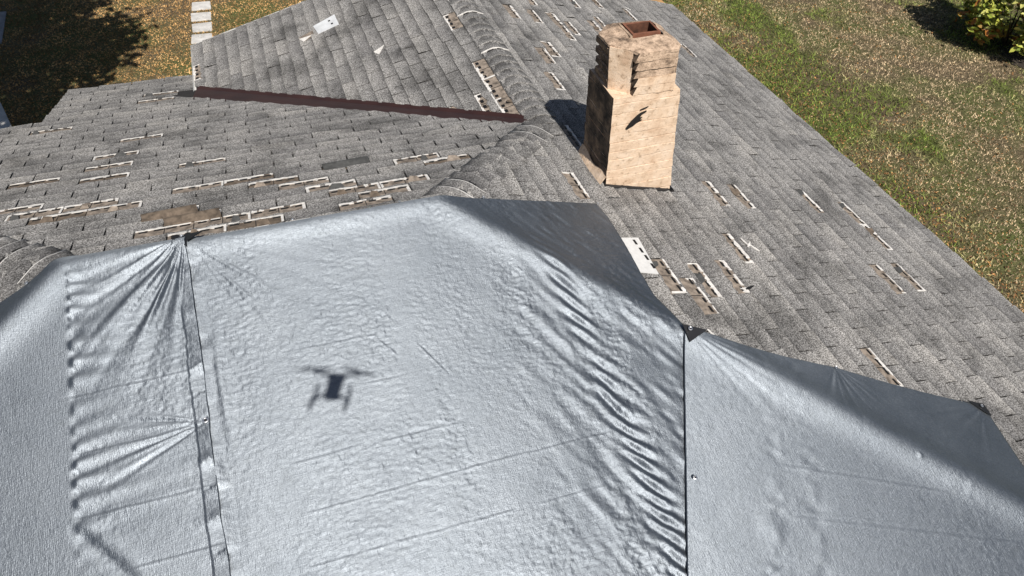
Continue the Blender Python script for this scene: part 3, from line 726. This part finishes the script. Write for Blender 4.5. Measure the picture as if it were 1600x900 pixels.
# -- left tarp (laid over the middle one along x = SX)
ul = np.linspace(0, 1, 250); xs = np.interp(ul, [0, .2, 1], [-3.45, -2.75, SX])
top_y = np.interp(xs, [-3.45, -2.642, -2.463, -2.30, -2.222, SX], [-.42, -.114, -.049, .06, .085, .062])
ya = grid_axis(-4.5, 0, .0068, -2.25)
X = np.repeat(xs[None], len(ya), 0); f = np.clip((ya[:, None] + .5) / .5, 0, 1); Y = ya[:, None] + f * top_y[None]
edge = .012 * vnoise(Y * 3.1, Y * 0, 21) + .006 * vnoise(Y * 11, Y * 0, 22)
X = X + np.clip((X - (SX - .25)) / .25, 0, 1) * edge
h = crinkle(X, Y, 100)
d = X + A_
right_of = 1 / (1 + np.exp(-(d - .02 - .012 * vnoise(Y * 14, d * 0, 34)) / .006))
h = h * (.3 + .7 * right_of)
# puckers that start along the seam below the left apex
ph = Y / .098 + 1.5 * vnoise(Y * 3.1, d * 2, 31); env = np.exp(-np.clip(d, 0, 9) / (.13 + .12 * vnoise(Y * 5, Y * 0, 35))) * right_of * np.clip((-Y - .02) / .1, 0, 1) * np.clip((1.75 + Y) / .3, 0, 1)
h += .0165 * env * np.sin(2 * math.pi * ph - d * 2.5) * (.7 + .8 * vnoise(Y * 6, d * 0, 32))
h += right_of * fan(X, Y, (SX - .005, .03), math.radians(-172), math.radians(-95), .017, 26, .62, 41)
h += right_of * fan(X, Y, (SX - .005, .03), math.radians(-158), math.radians(-128), .022, 14, .75, 45)
h += right_of * fan(X, Y, (SX - .01, -1.117), math.radians(-205), math.radians(-150), .011, 30, .45, 47)
for a, b in (((-2.25, -.82), (-1.6, -.812)), ((-2.24, -1.127), (-1.62, -1.146)), ((-2.246, -1.449), (-1.60, -1.461)), ((-2.0, -1.744), (-1.60, -1.751))): h += seg_crease(X, Y, a, b, .0035, .006)
h += seg_crease(X, Y, (-2.25, -1.50), (-2.0, -1.80), -.006, .03, .1)
# hem strip broken into separately tilted pleats
yb = np.array([.1, -.06, -.19, -.45, -.80, -.95, -1.10, -1.32, -1.46, -1.62, -1.78, -1.95, -2.2, -2.6, -3.2, -4.0])
tk = np.array([.02, .0, .10, .11, -.07, .05, .13, -.09, .10, -.06, .08, -.08, .06, -.05, .05])
bi = np.clip(np.searchsorted(-yb, -(Y - .25 * (X - SX)), side='right') - 1, 0, len(tk) - 1)
hx = np.clip(X - (SX - .072 - .012 * vnoise(Y * 5, Y * 0, 39)), 0, 1)
h += tk[bi] * hx + .004 * (hx > 0)
# folded hem along the seam with cross pleats
hem = np.clip((X - (SX - .075)) / .006, 0, 1) * 1.0
for yy, am in ((-.19, .008), (-.45, .009), (-.80, .010), (-1.12, -.008), (-1.32, .012), (-1.46, .009), (-1.62, .010), (-1.78, .009)):
    h += am * np.exp(-np.clip(SX - X, 0, 9) / .07) * np.exp(-((Y - yy + (X - SX) * .1) / .03) ** 2) - .6 * am * np.exp(-np.clip(SX - X, 0, 9) / .06) * np.exp(-((Y - yy + .06) / .035) ** 2)
Zt = roof_z(X, Y, .03) + .050 + h
tl = build_tarp('tarp', X, Y, Zt, 'left silver tarp with fan folds and a rumpled seam')
# -- middle tarp
xs = np.linspace(-1.70, 1.24, 400)
top_y = np.interp(xs, [-1.70, SX, -.638, .141, .33, 1.24], [.062, .062, .045, .03, .047, .071])
ya = grid_axis(-4.5, 0, .0068, -2.75)
X = np.repeat(xs[None], len(ya), 0); f = np.clip((ya[:, None] + .5) / .5, 0, 1); Y = ya[:, None] + f * top_y[None]
redge = np.interp(Y, [-4.5, -1.30, -1.099, -.935, -.713, -.404, -.108, .071], [1.27, 1.27, 1.235, 1.205, 1.222, 1.249, 1.259, 1.235])
X = -1.70 + (X + 1.70) * (redge + 1.70) / 2.94
h = crinkle(X, Y, 200, 1.25)
h += fan(X, Y, (SX, .03), math.radians(-75), math.radians(-4), .004, 34, .7, 51)
dl = X - SX
sb = np.sort(np.concatenate([np.linspace(.1, -4.6, 44) + np.random.default_rng(3).normal(0, .02, 44)]))[::-1]
ck = np.random.default_rng(4).uniform(-.004, .014, 50); bi = np.clip(np.searchsorted(-sb, -Y, side='right'), 0, 49)
bl0 = ck[bi]; fr = np.clip((sb[np.clip(bi - 1, 0, 43)] - Y) / .03, 0, 1); bl0 = ck[np.clip(bi - 1, 0, 49)] * (1 - fr) + bl0 * fr
h += bl0 * np.clip(1 - np.clip(dl, 0, 9) / (.055 + .03 * vnoise(Y * 6, dl * 0, 53)), 0, 1)
h += .008 * np.exp(-((dl - .11 - .03 * np.sin(Y * 2)) / .03) ** 2) * np.clip((-.5 - Y) / .3, 0, 1) * np.clip((1.35 + Y) / .3, 0, 1)
for a, b, am in (((-1.126, -.817), (-.607, -.836), .0035), ((-.783, -1.113), (-.485, -1.119), .003), ((-1.2, -1.447), (-.855, -1.443), .004), ((-.751, -1.453), (-.276, -1.463), .0035), ((-1.181, -1.71), (-.638, -1.715), .004), ((-.637, -1.712), (.023, -1.72), .004), ((-1.196, -1.966), (-.805, -1.97), .004), ((-.771, -1.971), (-.143, -1.989), .004), ((.06, -1.726), (.534, -1.735), .004), ((.04, -1.997), (.382, -2.005), .003), ((-.978, -1.445), (-.897, -1.633), .002), ((-.399, -.937), (-.269, -1.174), .003), ((-.614, -.863), (-.528, -.987), .003)):
    h += seg_crease(X, Y, a, b, am * .8, .0055, .06)
# chunky diagonal folds beside the right hip
path = np.interp(Y, [-2.6, -2.2, -1.8, -1.4, -.92, -.55, -.3], [.64, .667, .667, .63, .603, .60, .55])
dd = X - path; act = np.clip((-.35 - Y) / .3, 0, 1) * np.clip((3.0 + Y) / .3, 0, 1)
ph = (Y + dd * 1.15) / .125 + 2.6 * vnoise(Y * 2.9, dd * 2.5, 61)
h += act * .0105 * np.exp(-(dd / .075) ** 2) * np.sin(2 * math.pi * ph) * (.65 + .9 * vnoise(Y * 4, dd, 64))
along = Y * -.88 + dd * .47; across = Y * .47 + dd * .88
h += act * .0105 * np.exp(-((dd + .16) / .30) ** 2) * vnoise(across / .062 + 1.2 * vnoise(along * 3, across * 3, 62), along / .24, 63)
h += act * .0055 * np.exp(-((dd - .24) / .18) ** 2) * vnoise(across / .050 + vnoise(along * 4, across * 3, 65), along / .20, 66)
h += .006 * np.clip((X - .0) / .5, 0, 1) * vnoise(across / .035, along / .11, 67)
Zt = roof_z(X, Y, .05) + .030 + h
tm = build_tarp('tarp', X, Y, Zt, 'large middle silver tarp with drone shadow and diagonal folds')
# -- right tarp
u = np.linspace(0, 1, 240); vv_ = np.concatenate([np.linspace(0, .62, 210), np.linspace(.64, 1, 24)])
TLc, TRc, BRc, BLc = np.array([1.25, -1.262]), np.array([3.268, -2.095]), np.array([2.35, -4.75]), np.array([-.27, -4.53])
Pt = (TLc[None] * (1 - u[:, None]) + TRc[None] * u[:, None]); Pb = (BLc[None] * (1 - u[:, None]) + BRc[None] * u[:, None])
G = Pt[None] * (1 - vv_[:, None, None]) + Pb[None] * vv_[:, None, None]
X, Y = G[..., 0], G[..., 1]
U_ = np.repeat(u[None], len(vv_), 0); V_ = np.repeat(vv_[:, None], len(u), 1)
sag = -.025 * np.sin(math.pi * np.clip(U_ / .48, 0, 1)) * np.exp(-V_ / .03) - .02 * np.sin(math.pi * np.clip((U_ - .48) / .52, 0, 1)) * np.exp(-V_ / .03)
Y = Y + sag
h = crinkle(U_ * 2.3, V_ * 3.4, 300, .55)
h += fan(X, Y, (1.25, -1.262), math.radians(-75), math.radians(-20), .0055, 40, .5, 71)
h += fan(X, Y, (2.228, -1.66), math.radians(-165), math.radians(-40), .0028, 22, .30, 72)
h += fan(X, Y, (3.268, -2.095), math.radians(150), math.radians(230), .003, 26, .7, 73)
h += .003 * np.exp(-((U_ - .22 - .02 * np.sin(V_ * 9)) / .02) ** 2) * vnoise(U_ * 30, V_ * 95, 74) * 2 + .0028 * np.exp(-((U_ - .33) / .02) ** 2) * vnoise(U_ * 30, V_ * 100, 75) * 2
for a, b in (((1.458, -2.193), (2.353, -2.59)), ((1.37, -2.459), (2.64, -2.963))): h += seg_crease(X, Y, a, b, .003, .006)
for (cx_, cy_, am, w_) in ((1.216, -2.467, .006, .06), (1.527, -2.45, -.003, .07), (2.319, -2.371, .007, .012)): h += am * np.exp(-((X - cx_) ** 2 + (Y - cy_) ** 2) / w_ ** 2)
h += .010 * np.exp(-V_ / .012) * 0
Zt = roof_z(X, Y, .055) + .048 + h
tr_ = build_tarp('tarp', X, Y, Zt, 'right silver tarp half in shade over the near right hip', mat=M_TARP2)

def roof_pt(x, y, dz):
    z = float(roof_z(np.array([x]), np.array([y]), .05)[0]); 
    e = .01; zx = float(roof_z(np.array([x + e]), np.array([y]), .05)[0]); zy = float(roof_z(np.array([x]), np.array([y + e]), .05)[0])
    n = Vector((-(zx - z) / e, -(zy - z) / e, 1)).normalized(); return Vector((x, y, z + dz)), n
def grommet(parent, x, y, dz, r=.014):
    p, n = roof_pt(x, y, dz); bm = bmesh.new(); k = 14; rings = []
    for rr_, zz in ((r, 0), (r * .95, .004), (r * .7, .005), (r * .5, .003), (r * .5, -.002)): rings.append([bm.verts.new((rr_ * math.cos(2 * math.pi * i / k), rr_ * math.sin(2 * math.pi * i / k), zz)) for i in range(k)])
    for a, b in zip(rings, rings[1:]):
        for i in range(k): bm.faces.new((a[i], a[(i + 1) % k], b[(i + 1) % k], b[i]))
    f = bm.faces.new(rings[-1]); f.material_index = 1
    o = bm_obj('grommet', bm, [M_GROM, M_PATCH], parent, False); m = n.to_track_quat('Z', 'Y').to_matrix().to_4x4(); m.translation = p; o.matrix_world = m
def patch(parent, pts, dz):
    bm = bmesh.new(); P3 = [roof_pt(x, y, dz)[0] for x, y in pts]; prism(bm, [p - Vector((0, 0, .004)) for p in P3], [p + Vector((0, 0, .003)) for p in P3])
    return bm_obj('corner_patch', bm, M_PATCH, parent)
patch(tl, [(-1.578, -.050), (-1.665, .045), (-1.66, .078), (-1.578, .082)], .066); patch(tm, [(-1.574, -.02), (-1.576, .084), (-1.49, .088), (-1.50, .06)], .066)
grommet(tl, -1.600, .035, .074); grommet(tl, -1.598, -1.117, .062, .017); grommet(tl, -2.463, -.052, .058)
grommet(tm, .33, .040, .045, .012); grommet(tm, -.259, .018, .045, .010); grommet(tm, -.945, .04, .045, .010); grommet(tm, 1.24, .05, .04, .010)
patch(tr_, [(1.235, -1.255), (1.235, -1.37), (1.385, -1.318)], .062); grommet(tr_, 1.268, -1.300, .071, .015)
patch(tr_, [(3.15, -2.045), (3.268, -2.09), (3.235, -2.185)], .060)
grommet(tr_, 3.222, -2.105, .070, .012); grommet(tr_, 2.222, -1.675, .060, .010); grommet(tr_, .905, -2.116, .070, .013)

# ------------------------------------------------------------------ drone that takes the picture (its shadow falls on the middle tarp)
M_DR = plain('drone_plastic', (.32, .33, .34), .5, 0, .08, 20); M_DRD = plain('drone_dark', (.03, .03, .032), .45, 0, .1, 20)
fh = Vector((FW.x, FW.y, 0)).normalized()
dr = empty('drone', CAM - fh * .105 + Vector((0, 0, .036))); dr.scale = (1.14, 1.14, 1.14); dr.rotation_euler = (0, 0, math.atan2(-fh.x, fh.y))
tag(dr, 'small grey quadcopter drone hovering above the roof, known by its shadow', 'drone')
bm = bmesh.new()
prism(bm, [(-.034, -.080, -.02), (.034, -.080, -.02), (.026, -.01, -.024), (.042, .068, -.016), (-.042, .068, -.016), (-.026, -.01, -.024)], [(-.040, -.080, .018), (.040, -.080, .018), (.028, -.01, .026), (.044, .064, .022), (-.044, .064, .022), (-.028, -.01, .026)])
bmesh.ops.bevel(bm, geom=bm.edges[:], offset=.005, segments=2, affect='EDGES'); bm_obj('body', bm, M_DR, dr, True)
bm = bmesh.new(); bmesh.ops.create_uvsphere(bm, u_segments=12, v_segments=8, radius=.014); bmesh.ops.translate(bm, verts=bm.verts[:], vec=(0, .066, -.03)); bm_obj('gimbal_camera', bm, M_DRD, dr, True)
for sx, ym, ang, yr in ((-1, .072, 8, .052), (1, .072, -8, .052), (-1, -.085, 88, -.065), (1, -.085, 92, -.065)):
    mx = sx * (.108 if ym > 0 else .083); zt = .030 if ym > 0 else .012
    bm = bmesh.new(); tube(bm, [(sx * .026, yr, .006), (mx * .6, (yr + ym) / 2, .012), (mx, ym, zt - .014)], [.009, .007, .008], 8); bm_obj('arm', bm, M_DR, dr, True)
    bm = bmesh.new(); tube(bm, [(mx, ym, zt - .022), (mx, ym, zt)], [.012, .011], 12); mo = bm_obj('motor', bm, M_DRD, dr)
    for sgn in (0, 180):
        a = math.radians(ang + sgn); bm = bmesh.new(); pr = [(0, -.004), (.02, -.014), (.055, -.012), (.092, -.003), (.092, .003), (.05, .006), (0, .004)]
        pts = [(mx + x * math.cos(a) - y * math.sin(a), ym + x * math.sin(a) + y * math.cos(a)) for x, y in pr]
        prism(bm, [(x, y, zt + .002) for x, y in pts], [(x, y, zt + .004) for x, y in pts]); bm_obj('propeller_blade', bm, M_DRD, dr)

# ------------------------------------------------------------------ ground, lawn, leaves
def ground_mat():
    m, nt, bs = nm('dry_lawn_soil')
    p = N(nt, 'ShaderNodeNewGeometry').outputs['Position']
    c = ramp(nt, noise(nt, p, 28, 5, .7), [(.3, (.06, .045, .028)), (.5, (.17, .13, .078)), (.7, (.32, .26, .165))])
    g = ramp(nt, noise(nt, p, .55, 4, .6), [(.40, (.75, .72, .66)), (.6, (.55, .8, .34))])
    c = mix(nt, 1, c, g, 'MULTIPLY'); nt.links.new(c, bs.inputs['Base Color']); bs.inputs['Roughness'].default_value = 1
    bump(nt, noise(nt, p, 60, 4), bs, .8, .03); return m
bm = bmesh.new(); bmesh.ops.create_grid(bm, x_segments=40, y_segments=40, size=150)
g = bm_obj('ground', bm, ground_mat()); tag(g, kind='structure')
def attr_mat(name, rough=.8, trans=.0, mul=1.0):
    m, nt, bs = nm(name); a = N(nt, 'ShaderNodeAttribute', attribute_name='tint'); nt.links.new(a.outputs['Color'], bs.inputs['Base Color'])
    bs.inputs['Roughness'].default_value = rough; bs.inputs['Specular IOR Level'].default_value = .2
    return m
M_GRASS = attr_mat('grass_blades'); M_LITTER = attr_mat('fallen_leaves')
def quick(name, V, F, C, mat):
    me = bpy.data.meshes.new(name); me.from_pydata(V.tolist(), [], F.tolist()); me.materials.append(mat)
    at = me.color_attributes.new('tint', 'FLOAT_COLOR', 'POINT'); at.data.foreach_set('color', np.concatenate([C, np.ones((len(C), 1))], 1).ravel().astype(np.float32))
    me.update(); o = bpy.data.objects.new(name, me); return link(o)
def in_view(x, y, z=0, pad=60):
    dx, dy, dz = x - CAM.x, y - CAM.y, z - CAM.z
    d = dx * FW.x + dy * FW.y + dz * FW.z; px = 800 + 1102 * (dx * RT.x + dy * RT.y + dz * RT.z) / d; py = 450 - 1102 * (dx * UP.x + dy * UP.y + dz * UP.z) / d
    return (d > 1) & (px > -pad * 3) & (px < 1600 + pad * 3) & (py > -pad * 3) & (py < 900)
def scatter(n, x0, x1, y0, y1):
    x = rng.uniform(x0, x1, n); y = rng.uniform(y0, y1, n); k = in_view(x, y); return x[k], y[k]
def blades(name, x, y, hgt, wid, col, label):
    n = len(x); a = rng.uniform(0, 2 * math.pi, n); ln = rng.normal(0, .8, (n, 2)) * hgt[:, None]
    dx, dy = np.cos(a) * wid, np.sin(a) * wid
    b0 = np.stack([x - dx, y - dy, np.zeros(n)], 1); b1 = np.stack([x + dx, y + dy, np.zeros(n)], 1); t = np.stack([x + ln[:, 0], y + ln[:, 1], hgt], 1)
    V = np.stack([b0, b1, t], 1).reshape(-1, 3); F = np.arange(3 * n).reshape(n, 3); C = np.repeat(col, 3, 0)
    o = quick(name, V, F, C, M_GRASS); tag(o, label, 'grass', None, 'stuff')
def leaf_quads(name, x, y, z, size, col, label, cat='leaves'):
    n = len(x); a = rng.uniform(0, 2 * math.pi, n); ti = rng.normal(0, .45, (n, 2))
    ex = np.stack([np.cos(a), np.sin(a), ti[:, 0]], 1) * size[:, None]; ey = np.stack([-np.sin(a), np.cos(a), ti[:, 1]], 1) * size[:, None] * .55
    c = np.stack([x, y, z + size * .35], 1)
    V = np.stack([c - ex, c - ey * .8 + ex * .1, c + ex, c + ey * .8 + ex * .1], 1).reshape(-1, 3); F = np.arange(4 * n).reshape(n, 4)
    o = quick(name, V, F, np.repeat(col, 4, 0), M_LITTER); tag(o, label, cat, None, 'stuff')
# right lawn: green and straw patches, in tufts
x, y = scatter(430000, 4.5, 24, -3, 17); k = (x > E_ - .3) | (y > YF); x, y = x[k], y[k]
pn = 1.5 * vnoise(x * .33 + y * .1, y * .33, 401) + .8 * vnoise(x * 1.3, y * 1.3, 402) + .7 * vnoise(x * 4.1, y * 4.1, 403)
tuft = vnoise(x * 13, y * 13, 404) + .6 * vnoise(x * 29, y * 29, 406)
def gauss(cs, r): return sum(np.exp(-((x - a) ** 2 + (y - b) ** 2) / r ** 2) for a, b in cs)
pn = pn * 1.15 - .85 * np.clip(gauss([(11.6, 7.3), (11.7, 5.8), (11.4, 4.7), (11.0, 3.3), (10.1, 2.0)], 1.0), 0, 1) + .8 * np.clip(gauss([(9.7, 9.6), (9.7, 9.0), (9.8, 5.8), (10.1, 3.9), (11.6, 9.1), (14.3, 7.1), (7.7, 2.8), (9.6, 7.5)], .6), 0, 1)
gr = np.clip(pn * 1.5 + .42 + rng.normal(0, .2, len(x)) + tuft * .5, 0, 1)[:, None]
straw = np.array([.60, .46, .29]); green = np.array([.19, .25, .05]); dark = np.array([.045, .05, .018])
col = (straw * (1 - gr) + green * gr) * rng.uniform(.6, 1.3, (len(x), 1)) * np.clip(1 + 1.1 * tuft, .35, 1.8)[:, None]; dk = rng.random(len(x)) < np.clip(.16 - .5 * tuft, 0, .6); col[dk] = dark * rng.uniform(.5, 1.4, (dk.sum(), 1))
blades('lawn_grass', x, y, rng.uniform(.015, .055, len(x)) * (.7 + .7 * gr[:, 0]), rng.uniform(.004, .011, len(x)), col, 'patchy green and straw lawn right of the roof')
x, y = scatter(110000, 4.5, 22, -3, 14); k = (x > E_ - .2); x, y = x[k], y[k]
den = 1.0 * np.exp(-((x - 8.15) / .85) ** 2) + .35 * np.exp(-((x - 9.2) / 1.2) ** 2) + .30 * np.clip(vnoise(x * .7, y * .7, 405) + .3, 0, 1)
k = rng.random(len(x)) < den; x, y = x[k], y[k]
lc = np.array([[.40, .20, .08], [.28, .14, .06], [.52, .36, .19], [.17, .09, .05], [.50, .27, .10]])
col = lc[rng.integers(0, 5, len(x))] * rng.uniform(.6, 1.25, (len(x), 1))
leaf_quads('leaf_litter', x, y, np.zeros(len(x)), rng.uniform(.012, .03, len(x)), col, 'brown fallen leaves along the right roof edge')
# left yard: mostly leaf litter
x, y = scatter(210000, -12, 2.2, 5.0, 19); 
col = lc[rng.integers(0, 5, len(x))] * .35 + np.array([.46, .285, .115]) * .65; col = col * rng.uniform(.5, 1.4, (len(x), 1)) * np.clip(1 + 1.0 * (vnoise(x * 5, y * 5, 421) + .7 * vnoise(x * 1.1, y * 1.1, 422)), .4, 1.6)[:, None]
leaf_quads('leaf_litter', x, y, np.zeros(len(x)), rng.uniform(.010, .026, len(x)), col, 'tan and orange fallen leaves over the back yard')
x, y = scatter(60000, -12, 2.2, 5.0, 19); pn = vnoise(x * .6, y * .6, 411) + .6 * vnoise(x * 2, y * 2, 412); k = pn + rng.normal(0, .2, len(x)) > -.05; x, y = x[k], y[k]
col = (np.array([.13, .12, .035]) * .6 + np.array([.28, .2, .09]) * .4) * rng.uniform(.4, 1.4, (len(x), 1))
blades('yard_grass', x, y, rng.uniform(.02, .06, len(x)), rng.uniform(.003, .009, len(x)), col, 'thin dry grass between the back yard leaves')

# stepping stones
M_CONC = plain('pale_concrete', (.60, .58, .55), .9, 0, .28, 6)
names = ['white square stepping stone half hidden by the roof edge, nearest the roof', 'second white stepping stone from the roof edge', 'third white stepping stone from the roof edge', 'fourth white stepping stone from the roof edge', 'fifth white stepping stone, cut by the top of the picture', 'sixth white stepping stone, just past the top of the picture']
for i, yc in enumerate((10.90, 11.43, 11.95, 12.47, 13.02, 13.60)):
    r = random.Random(i); bm = bmesh.new(); w = .200; hh = .190
    pts = [(-w + r.uniform(-.01, .01), -hh + r.uniform(-.015, .015)), (w + r.uniform(-.01, .01), -hh + r.uniform(-.015, .015)), (w + r.uniform(-.01, .01), hh + r.uniform(-.015, .015)), (-w + r.uniform(-.01, .01), hh + r.uniform(-.015, .015))]
    prism(bm, [(x, y, -.03) for x, y in pts], [(x, y, .014) for x, y in pts]); bmesh.ops.bevel(bm, geom=bm.edges[:], offset=.008, segments=2, affect='EDGES')
    o = bm_obj('stepping_stone', bm, M_CONC); o.location = (-2.045 - .012 * (5 - i) + r.uniform(-.01, .01), yc, .012); o.rotation_euler.z = r.uniform(-.03, .03)
    tag(o, names[i], 'stepping stone', 'stepping stones in the back yard')
# concrete pad seen at the left edge
bm = bmesh.new(); prism(bm, [(-5.54, 9.75, -.05), (-5.22, 8.75, -.05), (-4.2, 5.5, -.05), (-9, 5.5, -.05), (-9, 9.9, -.05)], [(-5.54, 9.75, .05), (-5.22, 8.75, .05), (-4.2, 5.5, .05), (-9, 5.5, .05), (-9, 9.9, .05)])
o = bm_obj('concrete_pad', bm, M_CONC); tag(o, kind='structure')
M_PATH = plain('grey_path', (.27, .27, .28), .95, 0, .3, 9)
bm = bmesh.new(); prism(bm, [(-5.85, 12.2, -.05), (-5.95, 13.7, -.05), (-9, 14.0, -.05), (-9, 12.2, -.05)], [(-5.85, 12.2, .02), (-5.95, 13.7, .02), (-9, 14.0, .02), (-9, 12.2, .02)])
o = bm_obj('path', bm, M_PATH); tag(o, kind='structure')

# ------------------------------------------------------------------ shrub at the upper right
M_BARK = plain('bark', (.10, .075, .055), .95, 0, .5, 12)
def leaf_cloud(name, C3, axis_up, size, col, parent):
    """oval leaves of six faces each, bent along the midrib"""
    n = len(C3); th = rng.uniform(0, 2 * math.pi, n); el = rng.normal(.15, .5, n)
    e1 = np.stack([np.cos(th) * np.cos(el), np.sin(th) * np.cos(el), np.sin(el)], 1)
    up = np.array([0, -.6, .9])[None] + rng.normal(0, .38, (n, 3)); e2 = np.cross(up, e1); e2 /= np.linalg.norm(e2, axis=1, keepdims=True); e3 = np.cross(e1, e2)
    s = size[:, None]; P = []
    for (a, b, c) in ((-1, 0, 0), (-.35, .42, .08), (.45, .38, .06), (1, 0, -.12), (.45, -.38, .06), (-.35, -.42, .08), (0, 0, -.05)): P.append(C3 + s * (a * e1 + b * e2 + c * e3))
    V = np.stack(P, 1).reshape(-1, 3); base = np.arange(n)[:, None] * 7
    F = np.concatenate([base + np.array([[6, i, (i + 1) % 6]]) for i in range(6)], 0)
    me = bpy.data.meshes.new(name); me.from_pydata(V.tolist(), [], F.tolist()); me.materials.append(M_LEAF)
    at = me.color_attributes.new('tint', 'FLOAT_COLOR', 'POINT'); C = np.repeat(col, 7, 0); at.data.foreach_set('color', np.concatenate([C, np.ones((len(C), 1))], 1).ravel().astype(np.float32))
    me.update(); o = bpy.data.objects.new(name, me); return link(o, parent)
M_LEAF = attr_mat('leaf_surface', .45); M_LEAF.node_tree.nodes['Principled BSDF'].inputs['Specular IOR Level'].default_value = .5
def shrub(loc, rad, hgt, nl, label, cat='shrub', lsize=(.06, .105), trunk_h=.25):
    root = empty('leafy_shrub', loc); tag(root, label, cat)
    stems = []
    for i in range(11):
        a = 2 * math.pi * i / 11 + random.uniform(-.2, .2); r = rad * random.uniform(.45, .9); top = (r * math.cos(a), r * math.sin(a), hgt * random.uniform(.55, .95))
        bm = bmesh.new(); tube(bm, [(0.03 * math.cos(a), .03 * math.sin(a), -.02), (top[0] * .4, top[1] * .4, top[2] * .5), top], [.022, .014, .005], 6); bm_obj('stem', bm, M_BARK, root, True)
    nc = 60; cc = rng.normal(0, 1, (nc, 3)); cc /= np.linalg.norm(cc, axis=1, keepdims=True); cc *= rng.uniform(.5, 1, (nc, 1)) ** .5
    cc = cc * np.array([rad, rad, hgt * .45]) + np.array([0, 0, hgt * .56])
    P = cc[rng.integers(0, nc, nl)] + rng.normal(0, .11 * rad, (nl, 3)); P = P[P[:, 2] > .08]
    base = np.array([[.50, .52, .09], [.32, .38, .06], [.60, .58, .17], [.16, .21, .04], [.33, .20, .04], [.36, .14, .03]])
    low = P[:, 2] < hgt * .35; ci = rng.choice(4, len(P), p=[.4, .25, .25, .1]); ci = np.where(low & (rng.random(len(P)) < .3), rng.integers(4, 6, len(P)), ci); ci = np.where(rng.random(len(P)) < .03, 5, ci)
    leaf_cloud('foliage', P, None, rng.uniform(*lsize, len(P)), base[ci] * rng.uniform(.7, 1.2, (len(P), 1)), root); return root
shrub((14.7, 6.75, 0), 1.2, 1.8, 5200, 'yellow-green leafy shrub at the upper right of the lawn')
M_DARKGROUND = plain('dark_ground', (.035, .027, .02), 1, 0, .5, 20)  # dark colour for a flat ground patch beside the shrub
bm = bmesh.new(); ring = [(14.12, 6.0), (14.2, 6.3), (14.34, 6.5), (14.5, 6.72), (14.8, 6.9), (15.2, 7.0), (15.8, 6.9), (17.0, 6.4), (17.5, 5), (16.4, 4.4), (15.2, 4.9), (14.8, 5.15), (14.5, 5.45), (14.25, 5.7)]
prism(bm, [(x, y, -.05) for x, y in ring], [(x, y, .02) for x, y in ring]); o = bm_obj('dark_ground_patch', bm, M_DARKGROUND); tag(o, kind='structure')

# ------------------------------------------------------------------ tree outside the frame that shades the back yard
def tree(loc, hgt, crad, cz, nl, label):
    root = empty('unseen_shade_tree', loc); tag(root, label, 'tree')
    bm = bmesh.new(); tube(bm, [(0, 0, -.1), (.05, .05, hgt * .25), (-.05, .1, hgt * .5), (0, 0, hgt * .8)], [.22, .17, .13, .05], 10)
    for i in range(9):
        a = i * 2.4; z = hgt * random.uniform(.35, .6); r = crad * random.uniform(.6, .9)
        tube(bm, [(0, 0, z), (r * .5 * math.cos(a), r * .5 * math.sin(a), z + .7), (r * math.cos(a), r * math.sin(a), cz + random.uniform(-.4, .8))], [.08, .05, .015], 6)
    bm_obj('trunk', bm, M_BARK, root, True)
    nc = 90; cc = rng.normal(0, 1, (nc, 3)); cc /= np.linalg.norm(cc, axis=1, keepdims=True); cc *= rng.uniform(.15, 1, (nc, 1)) ** .5
    cc = cc * np.array([crad, crad, 1.5]) + np.array([0, 0, cz])
    P = cc[rng.integers(0, nc, nl)] + rng.normal(0, .34, (nl, 3))
    base = np.array([[.06, .09, .02], [.08, .11, .03], [.05, .07, .018]])
    leaf_cloud('crown', P, None, rng.uniform(.09, .16, len(P)), base[rng.integers(0, 3, len(P))], root)
tree((-6.9, 6.6, 0), 7.0, 3.3, 6.4, 15000, 'unseen broad leafy tree outside the frame whose shade darkens the back yard')
